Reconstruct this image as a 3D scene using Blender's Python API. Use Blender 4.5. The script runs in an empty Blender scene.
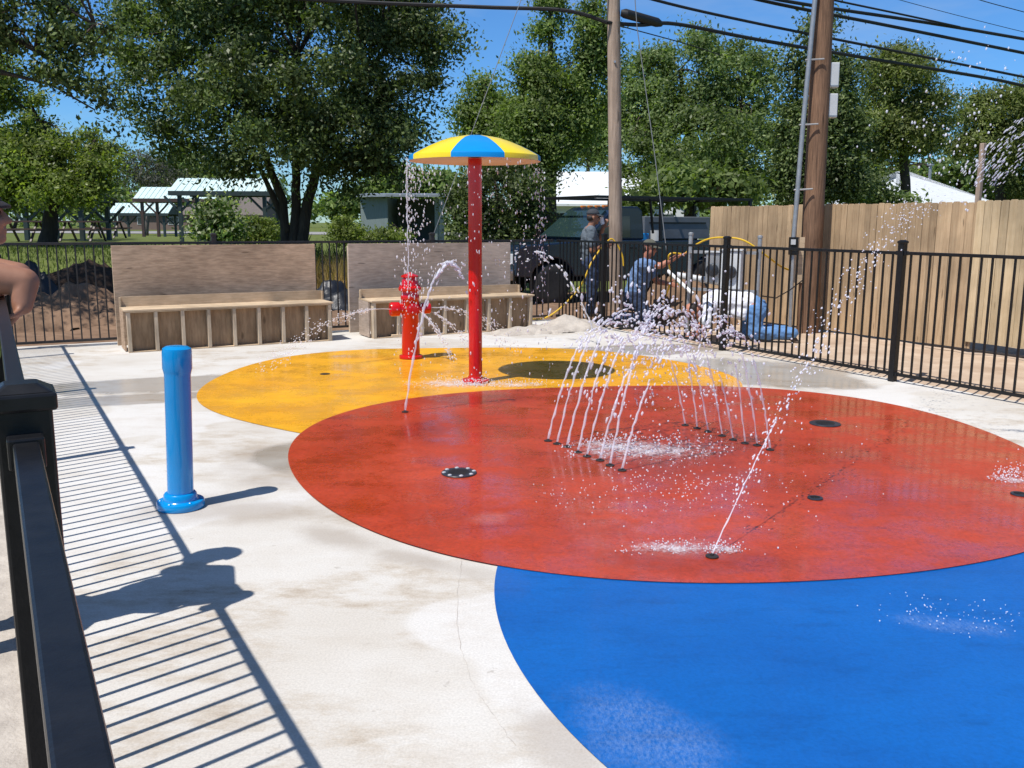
import bpy, bmesh, math, random
import numpy as np
from mathutils import Vector, Matrix, noise as mnoise
random.seed(7); rng = np.random.default_rng(11)
PI = math.pi
scene = bpy.context.scene
col = scene.collection

# ------------------------------------------------------------ camera model
F_PX, PITCH, ROLL, EYE = 906.9, 0.17653, 0.004373, 1.5
cam_data = bpy.data.cameras.new('camera'); cam = bpy.data.objects.new('camera', cam_data); col.objects.link(cam)
cam_data.sensor_width = 36.0; cam_data.lens = F_PX/1024*36.0; cam_data.clip_start = 0.02; cam_data.clip_end = 2000
cam.matrix_world = Matrix.Translation((0, 0, EYE)) @ Matrix.Rotation(PI/2-PITCH, 4, 'X') @ Matrix.Rotation(ROLL, 4, 'Z')
scene.camera = cam

def ray(px, py):
    x, y = px-512, py-384
    c, s = math.cos(ROLL), math.sin(ROLL); x, y = c*x+s*y, -s*x+c*y
    c, s = math.cos(PITCH), math.sin(PITCH)
    return Vector((x, F_PX*c-y*s, -(F_PX*s+y*c)))
def G(px, py, z=0.0):
    r = ray(px, py); return Vector((0, 0, EYE)) + r*((z-EYE)/r.z)
def D(px, py, Y):
    r = ray(px, py); return Vector((0, 0, EYE)) + r*(Y/r.y)

A = 0.5032; N = Vector((math.cos(A), math.sin(A), 0)); DV = Vector((-math.sin(A), math.cos(A), 0))
B = 0.5187; NB = Vector((math.cos(B), math.sin(B), 0)); DB = Vector((-math.sin(B), math.cos(B), 0))
def uv(u, v, z=0.0): return N*u + DV*v + Vector((0, 0, z))
def sstep(a, b, x):
    t = min(1, max(0, (x-a)/(b-a))); return t*t*(3-2*t)
def ground_z(x, y):
    u = x*N.x+y*N.y; v = x*DV.x+y*DV.y
    z = (0.72*sstep(14, 27, v)-0.64*sstep(50, 82, v))*(1-sstep(5, 9, u)*(1-sstep(30, 60, v)))
    return z

# ------------------------------------------------------------ materials
def new_mat(name):
    m = bpy.data.materials.new(name); m.use_nodes = True
    nt = m.node_tree; b = nt.nodes['Principled BSDF']
    return m, nt, b
def tex_noise(nt, scale, detail=4, rough=0.55, coord='Object', stretch=None):
    tc = nt.nodes.new('ShaderNodeTexCoord'); n = nt.nodes.new('ShaderNodeTexNoise')
    n.inputs['Scale'].default_value = scale; n.inputs['Detail'].default_value = detail; n.inputs['Roughness'].default_value = rough
    if stretch:
        mp = nt.nodes.new('ShaderNodeMapping'); mp.inputs['Scale'].default_value = stretch
        nt.links.new(tc.outputs[coord], mp.inputs['Vector']); nt.links.new(mp.outputs[0], n.inputs['Vector'])
    else: nt.links.new(tc.outputs[coord], n.inputs['Vector'])
    return n
def ramp(nt, src, stops, interp='LINEAR'):
    r = nt.nodes.new('ShaderNodeValToRGB'); r.color_ramp.interpolation = interp
    e = r.color_ramp.elements
    while len(e) < len(stops): e.new(0.5)
    for k, (p, c) in enumerate(stops):
        e[k].position = p; e[k].color = (c, c, c, 1) if isinstance(c, (int, float)) else (*c, 1)
    nt.links.new(src, r.inputs[0]); return r
def mix(nt, fac, a, b, mode='MIX'):
    m = nt.nodes.new('ShaderNodeMix'); m.data_type = 'RGBA'; m.blend_type = mode
    def put(sock, v):
        if isinstance(v, (int, float)): sock.default_value = v if sock.type == 'VALUE' else (v, v, v, 1)
        elif isinstance(v, tuple): sock.default_value = (*v, 1)
        else: nt.links.new(v, sock)
    put(m.inputs[0], fac); put(m.inputs[6], a); put(m.inputs[7], b)
    return m.outputs[2]
def mathn(nt, op, a, b=0.0, c=None):
    m = nt.nodes.new('ShaderNodeMath'); m.operation = op
    for i, v in enumerate((a, b) if c is None else (a, b, c)):
        if isinstance(v, (int, float)): m.inputs[i].default_value = v
        else: nt.links.new(v, m.inputs[i])
    return m.outputs[0]
def bump(nt, b, h, strength=0.3, dist=0.01):
    n = nt.nodes.new('ShaderNodeBump'); n.inputs['Strength'].default_value = strength; n.inputs['Distance'].default_value = dist
    nt.links.new(h, n.inputs['Height']); nt.links.new(n.outputs[0], b.inputs['Normal'])
def simple(name, c1, c2=None, rough=0.6, scale=6, metal=0.0, spec=0.5, stretch=None, bmp=0.0, bscale=None, coat=0.0, detail=5):
    m, nt, b = new_mat(name)
    b.inputs['Roughness'].default_value = rough; b.inputs['Metallic'].default_value = metal
    b.inputs['Specular IOR Level'].default_value = spec; b.inputs['Coat Weight'].default_value = coat
    c2 = c2 or tuple(v*0.8 for v in c1)
    n = tex_noise(nt, scale, detail, 0.6, stretch=stretch)
    r = ramp(nt, n.outputs[0], [(0.3, c2), (0.7, c1)]); nt.links.new(r.outputs[0], b.inputs['Base Color'])
    if bmp:
        n2 = tex_noise(nt, bscale or scale*4, 4, 0.6, stretch=stretch); bump(nt, b, n2.outputs[0], bmp, 0.01)
    return m
M = {}
def blob_mask(nt, spots, noise_amt=0.5, nscale=2.0, soft=0.35):
    """irregular stains lying on a surface: spots = (x, y, rx, ry, rot) in world metres"""
    tc = nt.nodes.new('ShaderNodeTexCoord'); out = None
    nz = tex_noise(nt, nscale, 5, 0.6); k = mathn(nt, 'MULTIPLY', mathn(nt, 'SUBTRACT', nz.outputs[0], 0.5), noise_amt*2)
    for (x, y, rx, ry, rot) in spots:
        mp = nt.nodes.new('ShaderNodeMapping'); mp.vector_type = 'TEXTURE'
        mp.inputs['Location'].default_value = (x, y, 0); mp.inputs['Rotation'].default_value = (0, 0, rot); mp.inputs['Scale'].default_value = (rx, ry, 1000)
        nt.links.new(tc.outputs['Object'], mp.inputs['Vector'])
        ln = nt.nodes.new('ShaderNodeVectorMath'); ln.operation = 'LENGTH'; nt.links.new(mp.outputs[0], ln.inputs[0])
        v = mathn(nt, 'ADD', ln.outputs['Value'], k)
        mr = nt.nodes.new('ShaderNodeMapRange'); mr.interpolation_type = 'SMOOTHSTEP'
        mr.inputs['From Min'].default_value = 1.0; mr.inputs['From Max'].default_value = 1.0-soft
        nt.links.new(v, mr.inputs['Value'])
        out = mr.outputs[0] if out is None else mathn(nt, 'MAXIMUM', out, mr.outputs[0])
    return out

def make_concrete():
    m, nt, b = new_mat('broom_finished_concrete')
    n1 = tex_noise(nt, 0.7, 3, 0.5); n2 = tex_noise(nt, 2.6, 12, 0.78, stretch=(0.8, 1.6, 1)); n3 = tex_noise(nt, 120, 4, 0.7); n5 = tex_noise(nt, 1.1, 2, 0.4)
    base = ramp(nt, n1.outputs[0], [(0.36, (0.52, 0.485, 0.435)), (0.62, (0.595, 0.575, 0.54))])
    st = ramp(nt, n2.outputs[0], [(0.30, (0.56, 0.46, 0.36)), (0.44, (0.86, 0.81, 0.75)), (0.54, (1, 1, 1))])
    patch = ramp(nt, n5.outputs[0], [(0.44, 0.25), (0.52, 1.0)])                                    # some pours are cleaner than others
    c = mix(nt, patch.outputs[0], base.outputs[0], mix(nt, 1.0, base.outputs[0], st.outputs[0], 'MULTIPLY'))
    seal = ramp(nt, tex_noise(nt, 0.55, 3, 0.45).outputs[0], [(0.545, 0.0), (0.56, 1.0)])            # smooth whiter cured patches with a clear edge
    c = mix(nt, mathn(nt, 'MULTIPLY', seal.outputs[0], 0.55), c, (0.64, 0.63, 0.615))
    g = ramp(nt, n3.outputs[0], [(0.32, 0.80), (0.62, 1.06)]); c = mix(nt, 0.8, c, g.outputs[0], 'MULTIPLY')
    sp = tex_noise(nt, 11, 5, 0.7); sm = ramp(nt, sp.outputs[0], [(0.655, 0.0), (0.69, 1.0)])         # dark flecks and splatters
    c = mix(nt, mathn(nt, 'MULTIPLY', sm.outputs[0], 0.4), c, (0.24, 0.205, 0.17))
    p = lambda x, y: G(x, y)
    def spot(x, y, rx, ry, rot=0.0): q = G(x, y); return (q.x, q.y, rx, ry, rot)
    brown = blob_mask(nt, [spot(290, 470, 0.55, 0.55), spot(250, 510, 0.75, 0.32), spot(345, 540, 0.42, 0.18, -0.6), spot(570, 745, 0.16, 0.42, 0.5), spot(420, 560, .5, .12, -.5), spot(200, 505, .42, .32), spot(265, 455, .35, .35)], 0.75, 2.4, 0.8)
    c = mix(nt, mathn(nt, 'MULTIPLY', brown, 0.5), c, (0.27, 0.215, 0.165))
    wet = blob_mask(nt, [spot(150, 385, 1.15, 0.50, 0.35), spot(120, 400, .9, .3, .3), spot(760, 372, 1.25, 0.95, -0.6), spot(640, 350, 1.6, 0.5, 0.3), spot(260, 400, .5, .3), spot(300, 455, .35, .45)], 0.55, 1.6, 0.25)
    c = mix(nt, mathn(nt, 'MULTIPLY', wet, 0.42), c, (0.24, 0.205, 0.165))
    # fine shrinkage crack near the blue circle
    nt.links.new(c, b.inputs['Base Color'])
    rr = mathn(nt, 'MULTIPLY_ADD', wet, -0.62, 0.82); nt.links.new(rr, b.inputs['Roughness'])
    b.inputs['Specular IOR Level'].default_value = 0.4
    h = mix(nt, mathn(nt, 'MULTIPLY', wet, 0.9), n2.outputs[0], 0.5); bump(nt, b, h, 0.25, 0.006)
    return m
def make_rubber(name, deep, pale, rough=(0.24, 0.5), grain=1.0, wetness=0.3, spots=(), spotcol=(0.8, 0.8, 0.8), dark=(), wet=()):
    m, nt, b = new_mat(name)
    n1 = tex_noise(nt, 0.8, 5, 0.6, stretch=(1, 1.6, 1)); n2 = tex_noise(nt, 70, 4, 0.75); n3 = tex_noise(nt, 5, 6, 0.7, stretch=(0.6, 2.0, 1)); n4 = tex_noise(nt, 2.3, 6, 0.7)
    base = ramp(nt, n1.outputs[0], [(0.34, deep), (0.66, pale)])
    g = ramp(nt, n2.outputs[0], [(0.32, 1-0.42*grain), (0.50, 1.0), (0.68, 1+0.32*grain)])
    c = mix(nt, 1.0, base.outputs[0], g.outputs[0], 'MULTIPLY')
    s = ramp(nt, n3.outputs[0], [(0.30, 0.72), (0.48, 1.0)]); c = mix(nt, 0.8, c, s.outputs[0], 'MULTIPLY')
    if spots:
        k = blob_mask(nt, spots, 0.9, 3.2, 0.9)
        fine = ramp(nt, tex_noise(nt, 130, 6, 0.8, stretch=(1, 0.4, 1)).outputs[0], [(0.40, 0.0), (0.66, 1.0)])
        c = mix(nt, mathn(nt, 'MULTIPLY', mathn(nt, 'MULTIPLY', k, fine.outputs[0]), 0.24), c, spotcol)
    if dark:
        k = blob_mask(nt, dark, 0.6, 2.0, 0.6); c = mix(nt, mathn(nt, 'MULTIPLY', k, 0.4), c, mix(nt, 1.0, c, (0.45, 0.35, 0.35), 'MULTIPLY'))
    nt.links.new(c, b.inputs['Base Color'])
    r = ramp(nt, n4.outputs[0], [(0.36, rough[0]), (0.62, rough[1])]); nt.links.new(r.outputs[0], b.inputs['Roughness'])
    wetf = ramp(nt, n4.outputs[0], [(0.40, wetness), (0.58, 0.05)]); nt.links.new(wetf.outputs[0], b.inputs['Coat Weight']); b.inputs['Coat Roughness'].default_value = 0.09
    b.inputs['Specular IOR Level'].default_value = 0.5
    bump(nt, b, n2.outputs[0], 0.16, 0.003)
    return m
def make_wood(name, c1, c2, stretch, scale=6, knots=True, rough=0.8, board=None):
    m, nt, b = new_mat(name); b.inputs['Roughness'].default_value = rough; b.inputs['Specular IOR Level'].default_value = 0.25
    n = tex_noise(nt, scale, 7, 0.65, stretch=stretch); n2 = tex_noise(nt, scale*0.4, 4, 0.6)
    r = ramp(nt, n.outputs[0], [(0.28, c2), (0.62, c1)])
    r2 = ramp(nt, n2.outputs[0], [(0.32, 0.60), (0.62, 1.08)]); c = mix(nt, 0.8, r.outputs[0], r2.outputs[0], 'MULTIPLY')
    if knots:
        k = tex_noise(nt, 4.2, 1, 0.4, stretch=tuple(max(0.7, s*0.25) for s in stretch)); kr = ramp(nt, k.outputs[0], [(0.72, 0.0), (0.76, 1.0)])
        c = mix(nt, mathn(nt, 'MULTIPLY', kr.outputs[0], 0.65), c, tuple(v*0.35 for v in c2))
    if board:
        g = nt.nodes.new('ShaderNodeNewGeometry'); br = ramp(nt, g.outputs['Random Per Island'], [(0, 0.78), (1, 1.12)]); c = mix(nt, 1.0, c, br.outputs[0], 'MULTIPLY')
    nt.links.new(c, b.inputs['Base Color']); bump(nt, b, n.outputs[0], 0.3, 0.006)
    return m
def make_leaf(name, c1, c2, c3=None, rough=0.42, trans=0.45):
    m, nt, b = new_mat(name)
    g = nt.nodes.new('ShaderNodeNewGeometry'); tn = tex_noise(nt, 0.55, 3, 0.6)
    r = ramp(nt, g.outputs['Random Per Island'], [(0.0, c2), (0.55, c1), (1.0, c3 or tuple(v*1.35 for v in c1))])
    cl = ramp(nt, tn.outputs[0], [(0.34, 0.58), (0.66, 1.42)])
    c = mix(nt, 1.0, r.outputs[0], cl.outputs[0], 'MULTIPLY'); nt.links.new(c, b.inputs['Base Color'])
    b.inputs['Roughness'].default_value = rough; b.inputs['Specular IOR Level'].default_value = 0.22
    t = nt.nodes.new('ShaderNodeBsdfTranslucent'); c2_ = mix(nt, 1.0, c, (1.3, 1.5, 0.5), 'MULTIPLY'); nt.links.new(c2_, t.inputs['Color'])
    ms = nt.nodes.new('ShaderNodeMixShader'); ms.inputs[0].default_value = trans
    out = nt.nodes['Material Output']; nt.links.new(b.outputs[0], ms.inputs[1]); nt.links.new(t.outputs[0], ms.inputs[2]); nt.links.new(ms.outputs[0], out.inputs['Surface'])
    return m
def make_water(name, opaque=0.5):
    m, nt, b = new_mat(name)
    b.inputs['Base Color'].default_value = (0.86, 0.87, 0.93, 1); b.inputs['Roughness'].default_value = 0.18
    b.inputs['IOR'].default_value = 1.33; b.inputs['Specular IOR Level'].default_value = 0.8
    t = nt.nodes.new('ShaderNodeBsdfTransparent'); t.inputs['Color'].default_value = (0.96, 0.97, 1, 1)
    ms = nt.nodes.new('ShaderNodeMixShader'); ms.inputs[0].default_value = opaque
    out = nt.nodes['Material Output']; nt.links.new(t.outputs[0], ms.inputs[1]); nt.links.new(b.outputs[0], ms.inputs[2]); nt.links.new(ms.outputs[0], out.inputs['Surface'])
    return m
def make_film(name):
    m, nt, b = new_mat(name)
    b.inputs['Base Color'].default_value = (0.84, 0.85, 0.90, 1); b.inputs['Roughness'].default_value = 0.3
    tc = nt.nodes.new('ShaderNodeTexCoord'); ln = nt.nodes.new('ShaderNodeVectorMath'); ln.operation = 'LENGTH'; nt.links.new(tc.outputs['UV'], ln.inputs[0])
    n1 = tex_noise(nt, 7, 5, 0.7); n2 = tex_noise(nt, 55, 4, 0.8)
    edge = mathn(nt, 'SUBTRACT', 1.0, ln.outputs['Value'])
    v = mathn(nt, 'ADD', mathn(nt, 'MULTIPLY', edge, 0.75), mathn(nt, 'MULTIPLY', mathn(nt, 'SUBTRACT', n1.outputs[0], 0.5), 1.5))
    v = mathn(nt, 'ADD', v, mathn(nt, 'MULTIPLY', mathn(nt, 'SUBTRACT', n2.outputs[0], 0.5), 1.1))
    r = ramp(nt, v, [(0.30, 0.0), (0.85, 0.58)])
    cut = mathn(nt, 'MULTIPLY', r.outputs[0], mathn(nt, 'MINIMUM', mathn(nt, 'MULTIPLY', edge, 5.0), 1.0))
    t = nt.nodes.new('ShaderNodeBsdfTransparent'); ms = nt.nodes.new('ShaderNodeMixShader'); nt.links.new(cut, ms.inputs[0])
    out = nt.nodes['Material Output']; nt.links.new(t.outputs[0], ms.inputs[1]); nt.links.new(b.outputs[0], ms.inputs[2]); nt.links.new(ms.outputs[0], out.inputs['Surface'])
    bump(nt, b, n2.outputs[0], 0.6, 0.006)
    return m
def make_glass(name, c=(0.05, 0.09, 0.09), rough=0.05):
    m, nt, b = new_mat(name); b.inputs['Base Color'].default_value = (*c, 1); b.inputs['Roughness'].default_value = rough; b.inputs['Specular IOR Level'].default_value = 0.8
    return m

def gspot(x, y, rx, ry, rot=0.0): q = G(x, y); return (q.x, q.y, rx, ry, rot)
M['concrete'] = make_concrete()
M['red'] = make_rubber('red_rubber', (0.37, 0.036, 0.007), (0.45, 0.055, 0.018), (0.14, 0.44), grain=0.8, wetness=0.65, dark=[gspot(650, 455, .95, .8), gspot(480, 400, .9, .35, .2), gspot(700, 560, .6, .22), gspot(420, 430, .25, .5)], spots=[gspot(490, 520, .14, .12, .6), gspot(690, 552, .42, .16), gspot(640, 452, .5, .42)], spotcol=(0.72, 0.55, 0.55))
M['yellow'] = make_rubber('yellow_rubber', (0.70, 0.31, 0.008), (0.80, 0.40, 0.014), (0.13, 0.42), grain=0.5, spots=[gspot(450, 385, .55, .5)], spotcol=(0.85, 0.6, 0.35))
M['blue'] = make_rubber('blue_rubber', (0.0005, 0.084, 0.335), (0.001, 0.108, 0.405), (0.32, 0.5), grain=0.4, spots=[gspot(620, 715, .24, .24), gspot(650, 745, .3, .2), gspot(945, 625, .3, .1, -.3)], spotcol=(0.42, 0.52, 0.68))
M['black_metal'] = simple('black_powder_coat', (0.012, 0.012, 0.013), (0.006, 0.006, 0.007), 0.34, 30, spec=0.32, bmp=0.05, bscale=200)
M['rust_black'] = simple('weathered_black_steel', (0.030, 0.024, 0.022), (0.014, 0.012, 0.012), 0.45, 18)
M['blue_paint'] = simple('glossy_blue_paint', (0.0, 0.255, 0.62), (0.0, 0.225, 0.56), 0.22, 5, coat=0.3)
M['red_paint'] = simple('glossy_red_paint', (0.56, 0.004, 0.004), (0.48, 0.003, 0.004), 0.22, 5, coat=0.3)
M['canopy_yellow'] = simple('yellow_fibreglass', (0.86, 0.66, 0.008), (0.80, 0.60, 0.008), 0.3, 4, coat=0.2)
M['canopy_blue'] = simple('blue_fibreglass', (0.0, 0.26, 0.66), (0.0, 0.23, 0.6), 0.3, 4, coat=0.2)
M['canopy_under'] = simple('pale_fibreglass', (0.55, 0.40, 0.34), (0.48, 0.35, 0.30), 0.5, 4)
M['ply'] = make_wood('weathered_plywood', (0.60, 0.425, 0.29), (0.34, 0.235, 0.155), (2.2, 2.2, 16), 3.0)
M['ply_grey'] = make_wood('grey_plywood', (0.54, 0.43, 0.35), (0.35, 0.275, 0.22), (2.2, 2.2, 16), 3.0)
M['ply_dark'] = make_wood('brown_plywood', (0.44, 0.30, 0.18), (0.26, 0.17, 0.10), (8, 8, 1.2), 3.0)
M['lumber'] = make_wood('pale_lumber', (0.64, 0.52, 0.38), (0.47, 0.36, 0.25), (12, 12, 1.5), 4.0, board=True)
M['lumber_h'] = make_wood('pale_board', (0.60, 0.46, 0.31), (0.46, 0.34, 0.22), (1.5, 1.5, 14), 4.0)
M['cedar'] = make_wood('cedar_pickets', (0.48, 0.345, 0.21), (0.35, 0.235, 0.135), (14, 14, 1.0), 3.0, board=True)
M['cedar_pale'] = make_wood('fresh_cedar_pickets', (0.62, 0.48, 0.30), (0.49, 0.36, 0.205), (14, 14, 1.0), 3.0, board=True)
M['pole'] = make_wood('utility_pole_wood', (0.42, 0.32, 0.245), (0.23, 0.17, 0.13), (14, 14, 0.8), 3.0)
M['pole_red'] = make_wood('red_brown_pole_wood', (0.25, 0.145, 0.088), (0.075, 0.042, 0.027), (26, 26, 1.1), 3.0)
M['dirt'] = simple('red_brown_dirt', (0.27, 0.175, 0.115), (0.13, 0.082, 0.055), 0.95, 3.5, spec=0.1, bmp=0.8, bscale=22)
M['dirt_dark'] = simple('dark_damp_soil', (0.075, 0.05, 0.036), (0.035, 0.024, 0.018), 0.95, 5, spec=0.15, bmp=0.9, bscale=20)
M['sand'] = simple('pale_sand', (0.52, 0.47, 0.41), (0.36, 0.32, 0.28), 0.95, 6, spec=0.1, bmp=0.8, bscale=40)
M['pale_dirt'] = simple('pale_dirt', (0.52, 0.41, 0.31), (0.36, 0.26, 0.185), 0.95, 2.5, spec=0.1, bmp=0.6, bscale=26)
M['lawn'] = simple('lawn_turf', (0.145, 0.17, 0.045), (0.075, 0.098, 0.026), 0.9, 1.3, spec=0.1, bmp=0.6, bscale=30)
M['road'] = simple('worn_road', (0.30, 0.29, 0.28), (0.22, 0.21, 0.21), 0.9, 2)
M['bark'] = make_wood('tree_bark', (0.075, 0.058, 0.045), (0.03, 0.024, 0.02), (9, 9, 1.6), 2.5, knots=False, rough=0.95)
M['bark_grey'] = make_wood('grey_bark', (0.16, 0.14, 0.125), (0.08, 0.07, 0.062), (9, 9, 1.6), 2.5, knots=False, rough=0.95)
M['white_metal'] = simple('white_roof_metal', (0.56, 0.70, 0.67), (0.50, 0.63, 0.61), 0.4, 3)
M['white_roof'] = simple('white_roofing', (0.74, 0.77, 0.78), (0.66, 0.69, 0.70), 0.4, 3)
M['green_metal'] = simple('dark_green_steel', (0.028, 0.045, 0.042), (0.02, 0.03, 0.03), 0.5, 8)
M['brown_metal'] = simple('brown_painted_steel', (0.07, 0.038, 0.028), (0.045, 0.025, 0.02), 0.5, 8)
M['galv'] = simple('galvanised_steel', (0.40, 0.41, 0.42), (0.30, 0.31, 0.32), 0.42, 12, metal=0.55)
M['grey_plastic'] = simple('pale_grey_plastic', (0.55, 0.57, 0.58), (0.48, 0.5, 0.51), 0.45, 6)
M['white_paint'] = simple('white_house_paint', (0.76, 0.77, 0.78), (0.66, 0.67, 0.68), 0.65, 3)
M['shed'] = simple('grey_green_siding', (0.17, 0.21, 0.21), (0.13, 0.165, 0.165), 0.7, 4, stretch=(6, 6, 0.6))
M['brick'] = simple('dull_brick', (0.21, 0.15, 0.125), (0.15, 0.105, 0.09), 0.85, 8)
M['shingle'] = simple('grey_brown_shingle', (0.155, 0.13, 0.115), (0.10, 0.085, 0.076), 0.9, 5)
M['shingle_pale'] = simple('pale_shingle', (0.56, 0.59, 0.61), (0.48, 0.51, 0.53), 0.8, 5)
M['window'] = make_glass('window_glass', (0.03, 0.04, 0.045))
M['truck'] = simple('dark_blue_car_paint', (0.006, 0.016, 0.040), (0.005, 0.012, 0.03), 0.25, 3, coat=0.5)
M['windscreen'] = make_glass('green_tinted_glass', (0.018, 0.036, 0.036), 0.04)
M['tyre'] = simple('tyre_rubber', (0.03, 0.03, 0.03), (0.018, 0.018, 0.018), 0.85, 12)
M['rim'] = simple('grey_wheel_rim', (0.30, 0.31, 0.32), (0.2, 0.2, 0.21), 0.4, 8, metal=0.7)
M['chrome'] = simple('dull_chrome', (0.5, 0.5, 0.52), (0.38, 0.38, 0.4), 0.25, 6, metal=0.9)
M['grey_panel'] = simple('grey_toolbox_paint', (0.14, 0.15, 0.165), (0.10, 0.11, 0.12), 0.5, 3)
M['orange'] = simple('amber_lens', (0.75, 0.22, 0.02), None, 0.3, 5)
M['lens'] = simple('clear_lens', (0.6, 0.62, 0.64), None, 0.15, 5)
M['tarp'] = simple('dark_tarp', (0.018, 0.021, 0.030), (0.010, 0.011, 0.014), 0.45, 5, bmp=0.8, bscale=14)
M['wire'] = simple('black_cable', (0.012, 0.012, 0.014), None, 0.6, 5)
M['steel_wire'] = simple('steel_guy_wire', (0.16, 0.17, 0.18), None, 0.6, 5)
M['hose'] = simple('yellow_hose', (0.72, 0.45, 0.02), (0.6, 0.36, 0.02), 0.45, 10)
M['skin'] = simple('tanned_skin', (0.33, 0.165, 0.105), (0.25, 0.115, 0.07), 0.55, 9, spec=0.35)
M['skin_red'] = simple('sunburnt_skin', (0.46, 0.20, 0.13), (0.38, 0.155, 0.10), 0.55, 9, spec=0.35)
M['hair'] = simple('dark_hair', (0.022, 0.014, 0.011), (0.012, 0.008, 0.007), 0.6, 40, bmp=0.6, bscale=150)
M['eye'] = simple('dark_eye', (0.02, 0.014, 0.01), None, 0.15, 5)
M['shirt_grey'] = simple('grey_blue_cotton', (0.115, 0.14, 0.165), (0.085, 0.105, 0.125), 0.9, 12, bmp=0.5, bscale=18)
M['shirt_blue'] = simple('faded_blue_cotton', (0.135, 0.225, 0.40), (0.10, 0.17, 0.31), 0.9, 12, bmp=0.5, bscale=18)
M['shirt_white'] = simple('white_cotton', (0.74, 0.75, 0.80), (0.66, 0.67, 0.72), 0.9, 8, bmp=0.6, bscale=16)
M['shirt_green'] = simple('lime_green_cotton', (0.20, 0.30, 0.05), (0.15, 0.24, 0.04), 0.9, 12, bmp=0.5, bscale=18)
M['jeans'] = simple('dark_denim', (0.030, 0.050, 0.105), (0.02, 0.034, 0.075), 0.9, 20, bmp=0.5, bscale=25)
M['jeans_light'] = simple('light_blue_denim', (0.12, 0.26, 0.50), (0.08, 0.18, 0.38), 0.9, 14, bmp=0.5, bscale=25)
M['cap'] = simple('dark_cap_cloth', (0.045, 0.05, 0.06), (0.03, 0.034, 0.04), 0.9, 20)
M['cap_green'] = simple('olive_cap_cloth', (0.10, 0.10, 0.075), (0.06, 0.06, 0.045), 0.9, 20)
M['shoe'] = simple('brown_leather', (0.10, 0.07, 0.05), (0.06, 0.04, 0.03), 0.7, 10)
M['cup'] = simple('white_foam_cup', (0.8, 0.8, 0.82), None, 0.7, 5)
M['water'] = make_water('running_water', 0.38)
M['foam'] = make_water('splash_foam', 0.6)
M['drop'] = make_water('water_drops', 0.45)
M['film'] = make_film('foamy_water_film')
M['thin'] = make_water('thin_spray', 0.34)
M['drain'] = simple('dark_drain_cover', (0.028, 0.034, 0.045), (0.015, 0.018, 0.024), 0.35, 20)
M['bolt'] = simple('steel_bolt', (0.75, 0.75, 0.76), None, 0.3, 8, metal=0.5)
M['nozzle'] = simple('dark_bronze_nozzle', (0.06, 0.055, 0.05), (0.035, 0.03, 0.03), 0.4, 20, metal=0.5)
M['leaf_dark'] = make_leaf('dark_broadleaf', (0.085, 0.122, 0.036), (0.036, 0.058, 0.018), (0.20, 0.245, 0.10), trans=0.32, rough=0.42)
M['leaf_mid'] = make_leaf('mid_green_leaf', (0.155, 0.215, 0.062), (0.09, 0.135, 0.042), (0.23, 0.29, 0.10))
M['leaf_blue'] = make_leaf('blue_green_leaf', (0.150, 0.205, 0.076), (0.085, 0.122, 0.048), (0.23, 0.285, 0.12))
M['leaf_light'] = make_leaf('bright_leaf', (0.17, 0.215, 0.05), (0.09, 0.122, 0.03), (0.25, 0.295, 0.08))
M['leaf_olive'] = make_leaf('olive_leaf', (0.15, 0.178, 0.056), (0.09, 0.115, 0.036), (0.21, 0.24, 0.085))
M['leaf_grey'] = make_leaf('grey_twig_leaf', (0.115, 0.115, 0.105), (0.075, 0.078, 0.07), (0.16, 0.16, 0.145))
M['leaf_flower'] = make_leaf('flowering_leaf', (0.10, 0.17, 0.04), (0.07, 0.12, 0.03), (0.55, 0.56, 0.40))
M['grass'] = make_leaf('grass_blade', (0.115, 0.145, 0.036), (0.07, 0.095, 0.025), (0.17, 0.19, 0.06))
M['grass_dry'] = make_leaf('dry_grass_blade', (0.34, 0.23, 0.10), (0.22, 0.17, 0.06), (0.42, 0.30, 0.14))

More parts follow.
